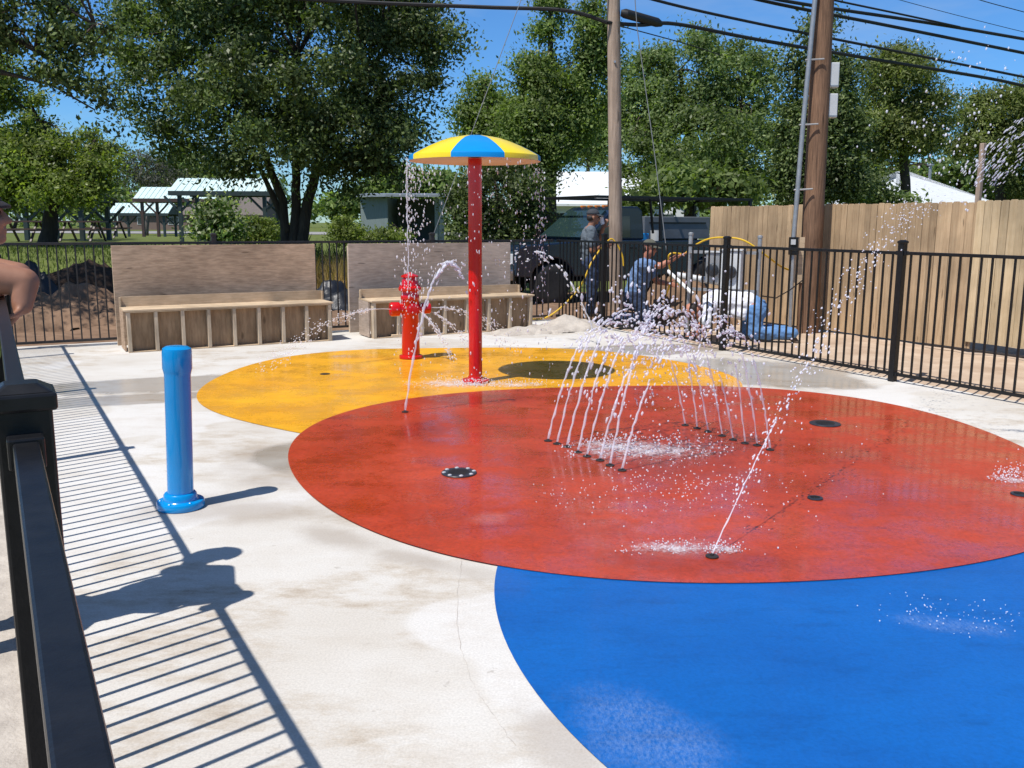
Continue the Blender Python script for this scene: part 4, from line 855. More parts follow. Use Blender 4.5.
def house(name, label, x0, x1, y0, y1, z0, zw, zrg, wall, roof, windows, axis='x', hip=0.0, door=None):
    r = thing(name, label, 'house', ((x0+x1)/2, (y0+y1)/2, z0))
    m = MB(); wall_box(m, x0, x1, y0, y1, z0-0.2, zw)
    if axis == 'y' and not hip:
        xm = (x0+x1)/2
        for y, t in ((y0, 0.02), (y1-0.02, 0.02)): m.add([(x0, y, zw), (x1, y, zw), (xm, y, zrg-0.02), (x0, y+t, zw), (x1, y+t, zw), (xm, y+t, zrg-0.02)], [(0, 1, 2), (5, 4, 3), (0, 2, 5, 3), (1, 4, 5, 2)])
    if axis == 'x' and not hip:
        ym = (y0+y1)/2
        for x in (x0, x1-0.02): m.add([(x, y0, zw), (x, y1, zw), (x, ym, zrg-0.02), (x+.02, y0, zw), (x+.02, y1, zw), (x+.02, ym, zrg-0.02)], [(0, 2, 1), (3, 4, 5), (0, 3, 5, 2), (1, 2, 5, 4)])
    m.build('wall', M[wall], r)
    e = 0.45; m = MB(); t = 0.10; ze = zw-0.06
    if axis == 'x':
        ym = (y0+y1)/2; h = hip
        P = [(x0-e, y0-e, ze), (x1+e, y0-e, ze), (x1+e-h, ym, zrg), (x0-e+h, ym, zrg), (x1+e, y1+e, ze), (x0-e, y1+e, ze)]
        F = [(0, 1, 2, 3), (4, 5, 3, 2)]+([(1, 4, 2), (5, 0, 3)] if h else [])
    else:
        xm = (x0+x1)/2; h = hip
        P = [(x0-e, y1+e, ze), (x0-e, y0-e, ze), (xm, y0-e+h, zrg), (xm, y1+e-h, zrg), (x1+e, y0-e, ze), (x1+e, y1+e, ze)]
        F = [(0, 1, 2, 3), (4, 5, 3, 2)]+([(1, 4, 2), (5, 0, 3)] if h else [])
    n = len(P); m.add([Vector(p) for p in P]+[Vector(p)-Vector((0, 0, t)) for p in P], F+[tuple(n+i for i in reversed(f)) for f in F]+[(0, n, n+1, 1)]+[(4, n+4, n+5, 5)]+[(1, n+1, n+4, 4), (5, n+5, n, 0)] if h else F+[tuple(n+i for i in reversed(f)) for f in F]+[(0, n, n+1, 1), (4, n+4, n+5, 5), (1, n+1, n+2, 2), (2, n+2, n+4, 4), (3, n+3, n, 0), (5, n+5, n+3, 3)])
    m.build('roof', M[roof], r)
    for (wx, wz, ww, wh) in windows:
        f = MB(); f.box((wx, y0-0.03, wz), (ww+0.14, 0.06, wh+0.14)); w = f.build('window', M['white_paint'], r)
        g = MB(); g.box((wx, y0-0.065, wz), (ww, 0.012, wh)); g.build('pane', M['window'], w)
    if door:
        f = MB(); f.box((door, y0-0.03, z0+1.0), (0.95, 0.06, 2.0)); d_ = f.build('door', M['brown_metal'], r)
        f = MB(); f.box((door+0.36, y0-0.08, z0+1.0), (0.05, 0.05, 0.12)); f.build('handle', M['galv'], d_)
    return r
# white gabled house behind the truck
Y = 40; z0 = -0.05; xa = D(540, 220, Y).x; xb = D(640, 220, Y).x
house('gabled_house', 'white house with a steep pale roof behind the dark truck', xa, xb+0.6, Y, Y+9, z0, 2.35, 3.9, 'white_paint', 'white_roof', [(xa+1.2, 1.4, 1.0, 1.0), (xb-0.5, 1.4, 1.0, 1.0)], axis='x', door=(xa+xb)/2)
Y = 44; xa = D(630, 200, Y).x; xb = D(700, 200, Y).x
house('gabled_house', 'pale low house wall seen right of the straight utility pole', xa, xb, Y, Y+7, z0, 2.3, 3.6, 'white_paint', 'shingle', [(xa+1.6, 1.4, 1.0, 1.0)], axis='y')
Y = 40; xa = D(878, 200, Y).x; xb = D(1010, 200, Y).x
hh = house('hipped_house', 'house with a pale hipped roof beyond the wooden fence at right', xa+1.0, xb-1.0, Y, Y+9, z0, D(900, 203, Y).z, D(900, 171.5, Y+4.5).z, 'white_paint', 'shingle_pale', [(xa+2.2, 1.4, 1.1, 1.1), (xb-2.2, 1.4, 1.1, 1.1)], axis='x', hip=2.6)
q = D(930, 173, Y+4.5); m = MB(); m.lathe([(0.07, -0.3), (0.07, 0.35)], q, 10); m.lathe([(0.16, 0.35), (0.16, 0.42)], q, 10); m.build('roof_vent', M['galv'], hh)
Y = 150; xa = D(118, 220, Y).x; xb = D(262, 220, Y).x
house('brick_house', 'long low brick house far behind the shelters', xa, xb, Y, Y+10, 0.05, D(150, 214, Y).z, D(150, 192, Y+5).z, 'brick', 'shingle', [(xa+4, 1.5, 1.6, 1.1), (xa+9, 1.5, 1.6, 1.1), (xb-5, 1.5, 1.6, 1.1)], axis='x', door=(xa+xb)/2)

# ------------------------------------------------------------ utility poles and wires
def mround(p0, p1, r0, r1, n=20): 
    m = MB(); m.tube([Vector(p0).lerp(Vector(p1), k/6) for k in range(7)], [r0+(r1-r0)*k/6 for k in range(7)], n); return m
PY = 15.6; pbase = D(616.5, 310, PY); pbase = Vector((pbase.x, pbase.y, -0.1)); p_in = D(613.6, 0, PY); dirp = (p_in-D(615.8, 240, PY)).normalized()
ptop = Vector((pbase.x, pbase.y, 0)); ptop = D(615.8, 240, PY)+dirp*((9.3-1.2)/dirp.z)
r = thing('utility_pole', 'straight grey brown utility pole in front of the dark truck', 'pole', (pbase.x, pbase.y, 0))
mround(pbase, ptop, 0.115, 0.098).build('pole', M['pole'], r, smooth=True)
m = MB(); q = D(614, 63, PY); m.lathe([(0.02, 0), (0.02, 0.02)], q+Vector((0, -0.11, 0)), 8, axis=(0, -1, 0)); m.build('bolt', M['galv'], r)
m = MB(); m.bar(ptop+Vector((-0.9, -0.7, -0.35)), ptop+Vector((0.9, 0.7, -0.35)), 0.09, 0.11); m.build('crossarm', M['pole'], r)

QY = 12.6; q0 = D(807.5, 326, QY); q1 = D(824, 0, QY); dq = (q1-q0).normalized(); qb = Vector((q0.x, q0.y, 0)); qt = q0+dq*((8.6)/dq.z)
r = thing('utility_pole', 'leaning red brown utility pole with a conduit and two pale boxes', 'pole', (qb.x, qb.y, 0))
mround(q0-dq*(0.2), qt, 0.148, 0.112).build('pole', M['pole_red'], r, smooth=True)
def along(px, py, off=-0.0): return D(px, py, QY+off)
m = MB(); cpts = [along(793.5, 240, -.12), along(803, 125, -.12), along(815, 0, -.12)]; cpts.append(cpts[-1]+(cpts[-1]-cpts[-2])*1.2)
m.tube(cpts, 0.032, 12); cd = m.build('conduit', M['galv'], r, smooth=True)
m = MB()
for py, px in ((60, 809.3), (125, 803.3), (190, 797.8)): m.tube([along(px-4, py, -.12), along(px+7, py-.5, -.15), along(px+15, py-1, -.17)], 0.012, 6)
m.build('strap', M['galv'], r)
X = (Vector((1, 0, 0)), Vector((0, 1, 0)), dq)
m = MB(); m.box(along(793.3, 246, -.13), (0.105, 0.10, 0.24), X); mb_ = m.build('meter_box', M['black_metal'], r, bevel=0.008)
m = MB(); m.box(along(793.3, 242, -.19), (0.06, 0.02, 0.07), X); m.build('cover', M['grey_plastic'], mb_)
m = MB(); m.tube([along(793, 255, -.13), along(791, 300, -.13), along(790, 327, -.13)], 0.026, 10); m.build('lower_conduit', M['galv'], r, smooth=True)
m = MB(); m.box(along(799, 260, -.06), (0.13, 0.03, 0.62), X); m.build('backing_board', M['lumber_h'], r)
for (px0, px1, py0, py1) in ((826.5, 836.5, 63, 88), (824.5, 835.5, 94, 118)):
    a, b_ = along((px0+px1)/2, py0), along((px0+px1)/2, py1)
    m = MB(); m.box((a+b_)/2+Vector((0.02, 0, 0)), (0.13, 0.12, (a-b_).length), X); bx = m.build('service_box', M['grey_plastic'], r, bevel=0.012)
    m = MB(); m.box((a*0.06+b_*0.94)+Vector((0.02, -0.065, 0)), (0.10, 0.01, 0.02), X); m.build('latch', M['galv'], bx)
m = MB(); m.tube([along(808, 276, .0), along(790, 290, -.4), along(776, 298, -.7), along(762, 296, -1.0)], 0.009, 6)
tag(m.build('cable', M['wire'], smooth=True), 'thin black cable looping from the leaning pole to the meter rack', 'cable')

def wire(name, label, pts, r, cat='wire', mat='wire', group='overhead cables'):
    P = [D(*p) for p in pts]; out = []
    for i in range(len(P)-1):
        p0, p1, p2, p3 = P[max(i-1, 0)], P[i], P[i+1], P[min(i+2, len(P)-1)]
        for k in range(8):
            t = k/8; out.append(0.5*((2*p1)+(p2-p0)*t+(2*p0-5*p1+4*p2-p3)*t*t+(3*p1-p0-3*p2+p3)*t**3))
    out.append(P[-1]); m = MB(); m.tube(out, r, 6); return tag(m.build(name, M[mat], smooth=True), label, cat, group)
PYF = PY-0.12
wire('power_cable', 'thick black cable running left from the straight utility pole', [(150, -14, 14.6), (319, 0, 15), (480, 7, 15.3), (565, 10.5, 15.4), (607, 22.5, PYF)], 0.030)
wire('power_cable', 'lowest thick cable sweeping right past the leaning pole', [(607, 22.5, PYF), (640, 25, 15.8), (676, 24, 16.2), (760, 40, 17), (890, 62, 18.2), (1000, 80.5, 19.3), (1060, 96, 19.8)], 0.031)
wire('power_cable', 'second lowest cable crossing above the round topped trees', [(560, -30, 15), (655, 0, 16), (760, 24, 17), (900, 52, 18.2), (1024, 77, 19.4), (1060, 84, 19.8)], 0.024)
wire('power_cable', 'cable crossing the sky at upper right, third from the top', [(660, -28, 16), (760, 0, 17), (890, 26, 18.2), (1024, 53, 19.4), (1060, 60, 19.8)], 0.030)
wire('power_cable', 'upper heavy cable crossing right of the leaning pole', [(700, -20, 16), (780, 0, 17), (900, 18.5, 18.2), (960, 28, 18.9), (1024, 39, 19.4), (1060, 45, 19.8)], 0.030)
wire('power_cable', 'thin cable that joins the upper heavy cable at right', [(770, -14, 16.9), (838, 1, 17.6), (900, 14, 18.1), (960, 27, 18.8)], 0.018)
wire('power_cable', 'faint thin wire high in the upper right sky', [(860, -12, 18), (900, 0, 18.6), (960, 16, 19.2), (1024, 32, 20), (1060, 40, 20.4)], 0.006)
wire('power_cable', 'short faint wire crossing the upper right corner', [(940, -14, 18), (980, 0, 18.6), (1024, 12, 19.3), (1060, 22, 19.6)], 0.008)
wire('power_cable', 'thin wire dropping right just below the cable splice', [(620, 26, PYF), (650, 34, 16), (690, 45, 16.6), (720, 55, 17)], 0.009)
m = MB(); m.tube([D(621, 13, 15.5), D(625, 13.5, 15.5), D(657, 22.5, 16), D(661, 24, 16.1)], [0.05, 0.075, 0.075, 0.045], 12); sl = m.build('cable_splice', M['wire'], smooth=True); tag(sl, 'thick black splice sleeve hanging beside the straight utility pole', 'splice')
hp = ptop-dirp*0.25; q = G(398, 322); gy = D(400, 319, 13.6)
m = MB(); m.tube([hp, D(521, 0, 14.9), D(456, 175, 14.0), Vector((gy.x, gy.y, 0.0))], 0.006, 6); tag(m.build('guy_wire', M['steel_wire'], smooth=True), 'pale guy wire slanting down behind the umbrella', 'wire')
m = MB(); m.tube([hp+Vector((.05, -.1, 0)), D(637, 27, 14.9), D(655, 157, 14.5), D(667, 255, 14.1), D(674, 312, 13.9)], 0.007, 6); tag(m.build('guy_wire', M['steel_wire'], smooth=True), 'pale guy wire dropping straight down right of the straight pole', 'wire')

# ------------------------------------------------------------ pickup truck (local: +x towards the tail, -y towards the camera side)
fw = D(549, 290, 16.6); wheel_r = 0.385
org = Vector((fw.x, fw.y, 0.0))+N*1.65+DV*0.78
r = thing('pickup_truck', 'dark blue pickup truck with a black ladder rack parked behind the workers', 'truck', (org.x, org.y, 0.0), rotz=A)
hw = 0.92
def slab(m, poly, y0, y1, mi=0):
    n = len(poly); vs = [(x, y0, z) for x, z in poly]+[(x, y1, z) for x, z in poly]
    m.add(vs, [tuple(range(n)), tuple(reversed(range(n, 2*n)))]+[(i, n+i, n+(i+1) % n, (i+1) % n) for i in range(n)], mi)
def arch(cx, x0, x1, ztop, zlow=0.52, rad=0.47):
    pts = [(x0, zlow)]; 
    for k in range(0, 11):
        a = PI-PI*k/10; pts.append((cx+rad*math.cos(a), max(zlow, 0.40+rad*math.sin(a))))
    pts += [(x1, zlow), (x1, ztop), (x0, ztop)]; return pts
fx, rx = -1.65, 1.95
m = MB(); slab(m, [(-2.45, 0.55)]+[p for p in arch(fx, -2.45, -0.95, 1.10)[1:-2]]+[(-0.95, 1.18), (-2.25, 1.10), (-2.42, 1.02)], -hw, hw); m.build('bonnet', M['truck'], r, local=True, bevel=0.03)
cab = MB(); slab(cab, [(-0.949, 0.42), (0.44, 0.42), (0.44, 1.18), (-0.949, 1.18)], -hw, hw); slab(cab, [(-0.949, 1.181), (0.44, 1.181), (0.38, 1.72), (0.28, 1.80), (-0.15, 1.80), (-0.30, 1.73)], -hw+0.10, hw-0.10); cab.build('cab', M['truck'], r, local=True, bevel=0.03)
m = MB(); m.add([(-0.93, -0.74, 1.205), (-0.93, 0.74, 1.205), (-0.335, 0.66, 1.70), (-0.335, -0.66, 1.70)], [(3, 2, 1, 0)]); 
ws = MB(); off = Vector((-0.035, 0, 0.03)); ws.add([Vector(p)+off for p in ((-0.93, -0.74, 1.205), (-0.93, 0.74, 1.205), (-0.335, 0.66, 1.70), (-0.335, -0.66, 1.70))]+[Vector(p) for p in ((-0.93, -0.74, 1.205), (-0.93, 0.74, 1.205), (-0.335, 0.66, 1.70), (-0.335, -0.66, 1.70))], [(3, 2, 1, 0), (4, 5, 6, 7), (0, 1, 5, 4), (1, 2, 6, 5), (2, 3, 7, 6), (3, 0, 4, 7)]); ws.build('windscreen', M['windscreen'], r, local=True)
for s in (-1, 1):
    d = MB(); slab(d, [(-0.70, 0.50), (0.24, 0.50), (0.24, 1.17), (-0.80, 1.17)], s*(hw+0.004)-0.006, s*(hw+0.004)+0.006); dr = d.build('door', M['truck'], r, local=True, bevel=0.004)
    w = MB(); slab(w, [(-0.74, 1.235), (0.10, 1.235), (0.08, 1.62), (-0.30, 1.62)], s*(hw-0.098)-0.008, s*(hw-0.098)+0.008); w.build('side_window', M['window'], dr, local=True)
    h = MB(); h.box((0.10, s*(hw+0.018), 1.03), (0.16, 0.02, 0.04)); h.build('handle', M['black_metal'], dr, local=True)
    mi = MB(); mi.box((-0.78, s*(hw+0.12), 1.26), (0.10, 0.18, 0.22)); mi.box((-0.78, s*(hw+0.02), 1.20), (0.05, 0.10, 0.04)); mi.build('wing_mirror', M['black_metal'], r, local=True, bevel=0.015)
    hl = MB(); hl.box((-2.452, s*0.70, 0.86), (0.03, 0.34, 0.18)); hl.build('headlight', M['lens'], r, local=True, bevel=0.01)
    b_ = MB(); slab(b_, [(0.46, 0.50)]+arch(rx, 0.46, 3.10, 1.16)[1:-2]+[(3.10, 1.16), (0.46, 1.16)], s*(hw-0.03)-0.03, s*(hw-0.03)+0.03); b_.build('bed_side', M['truck'], r, local=True, bevel=0.012)
    tl = MB(); tl.box((3.115, s*0.82, 0.95), (0.02, 0.14, 0.3)); tl.build('tail_light', M['red_paint'], r, local=True)
bf = MB(); bf.box((1.78, 0, 0.72), (2.60, 1.66, 0.06)); bf.box((3.07, 0, 0.86), (0.05, 1.70, 0.56)); bf.box((0.475, 0, 0.94), (0.03, 1.70, 0.40)); bf.build('bed_floor', M['truck'], r, local=True)
ch = MB(); ch.box((0.3, 0, 0.46), (4.9, 0.9, 0.12)); ch.build('chassis', M['black_metal'], r, local=True)
for x, nm in ((-2.52, 'front_bumper'), (3.2, 'rear_bumper')):
    bp = MB(); bp.box((x, 0, 0.58), (0.14, 1.86, 0.20)); bp.build(nm, M['chrome'], r, local=True, bevel=0.03)
gr = MB(); gr.box((-2.445, 0, 0.84), (0.03, 0.95, 0.24)); gr.build('grille', M['black_metal'], r, local=True)
for k in range(5):
    am = MB(); am.box((-0.10, -0.5+0.25*k, 1.815), (0.10, 0.07, 0.035)); am.build('roof_marker_light', M['orange'], r, local=True, bevel=0.008)
for x in (fx, rx):
    for s in (-1, 1):
        w = MB(); w.lathe([(0.22, -0.11), (0.34, -0.12), (0.375, -0.10), (wheel_r, -0.05), (wheel_r, 0.05), (0.375, 0.10), (0.34, 0.12), (0.22, 0.11)], (x, s*0.79, wheel_r), 36, axis=(0, s, 0)); wh = w.build('wheel', M['tyre'], r, smooth=True, local=True)
        w = MB(); w.lathe([(0.225, -0.10), (0.225, 0.085), (0.20, 0.095), (0.17, 0.06), (0.10, 0.055), (0.075, 0.10), (0.03, 0.105)], (x, s*0.79, wheel_r), 28, axis=(0, s, 0)); rm = w.build('rim', M['rim'], wh, smooth=True, local=True)
rk = MB(); 
for s in (-1, 1):
    rk.bar((-0.75, s*0.86, 1.97), (3.1, s*0.86, 1.97), 0.05, 0.05)
    for x in (0.78, 3.05): rk.bar((x, s*0.89, 1.16), (x, s*0.86, 1.945), 0.06, 0.06, up=(1, 0, 0))
for x in (-0.70, 0.78, 1.9, 3.05): rk.bar((x, -0.834, 1.97), (x, 0.834, 1.97), 0.05, 0.05)
rk.bar((0.52, -0.86, 1.955), (0.66, -0.80, 1.30), 0.04, 0.04); rk.build('ladder_rack', M['black_metal'], r, local=True, bevel=0.006)
tb = MB(); tb.box((2.15, 0.55, 1.40), (1.75, 0.5, 0.46)); tb2 = tb.build('toolbox', M['grey_panel'], r, local=True, bevel=0.015)
tb = MB(); tb.box((2.15, 0.29, 1.50), (1.5, 0.012, 0.03)); tb.build('toolbox_rail', M['black_metal'], tb2, local=True)
def truck_pt(x, y, z): return org+N*x+DV*y+Vector((0, 0, z))
c = truck_pt(1.02, -0.45, 0.752); m = MB(); m.lathe([(0.10, 0), (0.125, 0.56), (0.128, 0.6)], c, 20); tag(m.build('bucket', M['grey_plastic'], smooth=True), 'pale plastic bucket standing in the truck bed', 'bucket')
c = truck_pt(1.02, 0.2, 0.752); m = MB(); m.box(c+Vector((0, 0, 0.27)), (0.4, 0.3, 0.54), (N, DV, Vector((0, 0, 1)))); tag(m.build('crate', M['blue_paint'], bevel=0.02), 'blue crate in the truck bed beside the pale bucket', 'crate')

# ------------------------------------------------------------ meter rack, pipes, hoses
ra, rb_ = D(688.5, 300, 12.4), D(757, 300, 11.9); ra.z = rb_.z = 0.0
ax = (rb_-ra).normalized(); ay = Vector((-ax.y, ax.x, 0)); X = (ax, ay, Vector((0, 0, 1)))
r = thing('meter_rack', 'two steel posts carrying grey electrical boxes behind the crawling man', 'rack', (ra+rb_)/2)
for p, zt_ in ((ra, 1.37), (rb_, 1.34)):
    m = MB(); m.lathe([(0.03, -0.05), (0.03, zt_-0.03), (0.036, zt_-0.028), (0.036, zt_-0.005), (0.02, zt_+0.008)], p, 14); m.build('post', M['galv'], r, smooth=True)
m = MB()
for z in (0.62, 1.12): m.bar(ra+Vector((0, 0, z))-ay*0.045, rb_+Vector((0, 0, z))-ay*0.045, 0.035, 0.04)
m.build('strut', M['galv'], r)
L = (rb_-ra).length
for (s, z, w, h, d_, mt) in ((0.62, 0.90, 0.27, 0.50, 0.13, 'grey_plastic'), (0.36, 0.92, 0.20, 0.40, 0.12, 'galv')):
    c = ra+ax*(L*s+0.05)+Vector((0, 0, z))-ay*(0.07+d_/2); m = MB(); m.box(c, (w, d_, h), X); bx = m.build('electrical_box', M[mt], r, bevel=0.012)
    m = MB(); m.lathe([(0.085, 0), (0.085, 0.03), (0.07, 0.06), (0.03, 0.075)], c-ay*d_/2+Vector((0, 0, -0.03)), 20, axis=-ay); m.build('meter', M['drain'], bx, smooth=True)
    m = MB(); m.box(c+Vector((0, 0, h/2+0.008)), (w+0.04, d_+0.04, 0.016), X); m.build('hood', M['grey_plastic'], bx)
m = MB(); m.tube([D(677, 275, 12.9), D(700, 279, 12.7), D(722, 283, 12.5)], 0.045, 12); tag(m.build('plastic_pipe', M['grey_plastic'], smooth=True), 'pale grey plastic pipe lying across the dirt heap', 'pipe')
m = MB(); m.tube([D(668, 271, 12.6), D(680, 282, 12.4), D(693, 294, 12.2)], 0.025, 10); tag(m.build('plastic_pipe', M['white_paint'], smooth=True), 'thin white plastic pipe sloping down the dirt heap', 'pipe')
def smooth_pts(P, n=8):
    out = []
    for i in range(len(P)-1):
        p0, p1, p2, p3 = P[max(i-1, 0)], P[i], P[i+1], P[min(i+2, len(P)-1)]
        for k in range(n):
            t = k/n; out.append(0.5*((2*p1)+(p2-p0)*t+(2*p0-5*p1+4*p2-p3)*t*t+(3*p1-p0-3*p2+p3)*t**3))
    return out+[P[-1]]

# ------------------------------------------------------------ people
def remesh(name, prims, voxel, mat, parent, smooth_it=4, extra_mats=None):
    """prims: ('c', p0, r0, p1, r1) tapered capsules, ('e', centre, (rx, ry, rz), axes) ellipsoids, fused into one skin"""
    bm = bmesh.new()
    def sphere(c, R, ax=None, u=20, v=12):
        m4 = Matrix.Identity(4)
        if ax:
            for i in range(3):
                for j in range(3): m4[j][i] = ax[i][j]*R[i]
        else:
            for i in range(3): m4[i][i] = R[i]
        m4.translation = c; bmesh.ops.create_uvsphere(bm, u_segments=u, v_segments=v, radius=1.0, matrix=m4)
    for p in prims:
        if p[0] == 'c':
            _, a, ra, b, rb = p; a, b = Vector(a), Vector(b); d = b-a; L = max(d.length, 1e-4)
            sphere(a, (ra,)*3); sphere(b, (rb,)*3)
            q = d.to_track_quat('Z', 'Y').to_matrix().to_4x4(); q.translation = (a+b)/2
            bmesh.ops.create_cone(bm, cap_ends=True, segments=20, radius1=ra, radius2=rb, depth=L, matrix=q)
        else: sphere(Vector(p[1]), p[2], p[3] if len(p) > 3 else None)
    off = WP[parent.name]; bmesh.ops.translate(bm, verts=bm.verts, vec=-off)
    me = bpy.data.meshes.new(name+'_tmp'); bm.to_mesh(me); bm.free()
    o = bpy.data.objects.new(name+'_tmp', me); col.objects.link(o)
    mod = o.modifiers.new('r', 'REMESH'); mod.mode = 'VOXEL'; mod.voxel_size = voxel; mod.use_smooth_shade = True
    ms = o.modifiers.new('s', 'SMOOTH'); ms.factor = 0.5; ms.iterations = smooth_it
    dg = bpy.context.evaluated_depsgraph_get(); dg.update(); ne = bpy.data.meshes.new_from_object(o.evaluated_get(dg))
    bpy.data.objects.remove(o); bpy.data.meshes.remove(me)
    if name in ('shirt', 'trousers', 'tank_top', 'shorts'):      # cloth folds
        nv = len(ne.vertices); nr = [v.normal.copy() for v in ne.vertices]
        for v in ne.vertices:
            w = v.co+off; v.co += nr[v.index]*(0.016*fbm((w.x*1.2+w.y, w.z*2.6+w.x*0.8, w.y*1.2), 5.0, 3)+0.006*fbm(w, 22, 2))
        ne.update()
    ne.name = name; ob = bpy.data.objects.new(name, ne); col.objects.link(ob); ne.materials.clear(); ne.materials.append(M[mat])
    ne.polygons.foreach_set('use_smooth', [True]*len(ne.polygons)); ob.parent = parent; WP[ob.name] = Vector(off); return ob
def limb3(a, b, c, r): return [('c', a, r[0], b, r[1]), ('c', b, r[1], c, r[2])]
def hand(wrist, fwd, palm_n, curl=0.5, size=1.0, fr=0.0085):
    """palm plus four curled fingers and a thumb"""
    f = Vector(fwd).normalized(); n = Vector(palm_n); n = (n-f*n.dot(f)).normalized(); s = f.cross(n); P = []
    c = Vector(wrist)+f*0.045*size; P.append(('e', c, (0.050*size, 0.040*size, 0.016*size), (f, s, n)))
    for k, (o, L) in enumerate(((-0.030, 0.068), (-0.010, 0.078), (0.010, 0.074), (0.029, 0.058))):
        b = c+f*0.040*size+s*o*size; d = f.copy(); L *= size; p = b-f*0.02*size
        for seg, q in enumerate((0.45, 0.32, 0.23)):
            e = p+d*(L*q+(0.02*size if seg == 0 else 0)); P.append(('c', p, fr*(1-0.12*seg), e, fr*(0.9-0.12*seg))); p = e
            ang = curl*(0.9 if seg == 0 else 1.1); d = (d*math.cos(ang)+n*math.sin(ang)).normalized()
    b = c-f*0.02*size-s*0.032*size; d = (f*0.7-s*0.7+n*0.25).normalized(); e = b+d*0.045*size; P.append(('c', b, fr*1.3, e, fr*1.1)); P.append(('c', e, fr*1.1, e+(d*0.5+f*0.6+n*curl*0.6).normalized()*0.03*size, fr*0.9))
    return P
def head_prims(c, face, up=(0, 0, 1), k=1.0):
    f = Vector(face).normalized(); u = Vector(up); u = (u-f*u.dot(f)).normalized(); s = u.cross(f); c = Vector(c); ax = (f, s, u)
    E = lambda a, b, d, R: ('e', c+f*a*k+s*b*k+u*d*k, tuple(q*k for q in R), ax)
    P = [E(-0.012, 0, 0.03, (0.096, 0.076, 0.088)), E(0.018, 0, -0.045, (0.068, 0.058, 0.072)), E(0.055, 0, -0.088, (0.030, 0.030, 0.024)),
         E(0.066, 0.026, -0.03, (0.024, 0.024, 0.026)), E(0.066, -0.026, -0.03, (0.024, 0.024, 0.026)), E(0.070, 0, 0.022, (0.020, 0.055, 0.013)),
         ('c', c+f*0.082*k+u*0.008*k, 0.010*k, c+f*0.102*k-u*0.028*k, 0.013*k), E(0.084, 0, -0.032, (0.016, 0.021, 0.010)),
         E(0.080, 0, -0.057, (0.013, 0.024, 0.006)), E(0.077, 0, -0.069, (0.013, 0.021, 0.007)),
         E(-0.008, 0.079, -0.012, (0.018, 0.010, 0.032)), E(-0.008, -0.079, -0.012, (0.018, 0.010, 0.032))]
    eyes = [c+f*0.078*k+s*b*k+u*0.004*k for b in (-0.030, 0.030)]
    return P, eyes, (f, s, u)
def eyes_of(body, eyes, k=1.0):
    for e in eyes:
        m = MB(); m.lathe([(0.002, -0.010*k), (0.008*k, -0.006*k), (0.0105*k, 0), (0.008*k, 0.006*k), (0.002, 0.010*k)], e, 12); m.build('eye', M['eye'], body, smooth=True)
def cap(c, axes, mat, body, brim=True, k=1.0, name='cap', blen=1.0):
    f, s, u = axes; c = Vector(c); m = MB(); vs = []; fs = []; n = 24; rings = 7
    for i in range(rings):
        t = i/(rings-1)*PI/2
        for j in range(n): q = 2*PI*j/n; vs.append(c+u*(0.040*k+0.090*k*math.sin(t))+f*(-0.012*k+0.106*k*math.cos(t)*math.cos(q))+s*(0.087*k*math.cos(t)*math.sin(q)))
    for i in range(rings-1):
        for j in range(n): fs.append((i*n+j, i*n+(j+1) % n, (i+1)*n+(j+1) % n, (i+1)*n+j))
    m.add(vs, fs)
    if brim:
        top = []; bot = []
        for j in range(-6, 7):
            q = j/6*1.15; inner = c+u*0.043*k+f*(-0.012*k+0.104*k*math.cos(q))+s*0.086*k*math.sin(q); outer = inner+f*(0.085*k*blen*math.cos(q*0.9))-u*0.018*k+s*0.012*k*math.sin(q)
            top.append((inner, outer))
        vs = []; 
        for a, b in top: vs += [a, b, a-u*0.005, b-u*0.005]
        fs = []
        for j in range(12):
            a = 4*j; b = a+4; fs += [(a, b, b+1, a+1), (a+2, a+3, b+3, b+2), (a+1, b+1, b+3, a+3)]
        m.add(vs, fs)
    o = m.build(name, M[mat], body, smooth=True); so = o.modifiers.new('t', 'SOLIDIFY'); so.thickness = 0.003; return o
def shoe(ankle, toe_dir, body, mat='shoe', sole_z=None):
    a = Vector(ankle); t = Vector(toe_dir).normalized(); up = Vector((0, 0, 1)); up = (up-t*up.dot(t)).normalized() if abs(t.z) < 0.9 else Vector((t.y, -t.x, 0.3)).normalized()
    s = up.cross(t); c = a-up*0.045; ax = (t, s, up)
    return remesh('shoe', [('e', c+t*0.045, (0.075, 0.042, 0.042), ax), ('e', c+t*0.12-up*0.010, (0.065, 0.045, 0.030), ax), ('e', c-t*0.02, (0.05, 0.040, 0.040), ax), ('c', a+up*0.03, 0.045, c, 0.042)], 0.012, mat, body)

# --- bystander leaning on the near fence, half outside the left edge of the photo
FP = lambda s, o, z: DB*s+NB*o+NB*0.018+Vector((0, 0, z))
b0 = FP(3.55, -0.27, 0)
P_ = thing('person', 'bare shouldered person in lime green leaning on the fence at the left edge', 'person', b0)
hd = Vector((-1.957, 3.36, 1.515)); face = Vector((0.93, 0.37, 0.10))
hp_, ey, hax = head_prims(hd, face)
chest = FP(3.60, -0.135, 1.15); pel = FP(3.60, -0.27, 0.86); neck = FP(3.66, -0.15, 1.355)
shR, shL = FP(3.44, -0.115, 1.33), FP(3.80, -0.13, 1.335)
elR, elL = FP(3.40, 0.072, 1.30), FP(3.72, 0.06, 1.30)
wrR, wrL = FP(3.37, 0.060, 1.225), FP(3.55, 0.05, 1.285)
body = hp_+[('c', neck, 0.056, hd+Vector((-0.02, -0.01, -0.07)), 0.054), ('e', chest, (0.115, 0.19, 0.19), (NB, DB, Vector((0, 0, 1)))), ('c', chest, 0.125, pel, 0.125), ('c', shR, 0.062, shL, 0.062), ('c', neck, 0.065, chest, 0.12), ('e', FP(3.58, -0.01, 1.30), (0.075, 0.13, 0.06), (NB, DB, Vector((0, 0, 1))))]
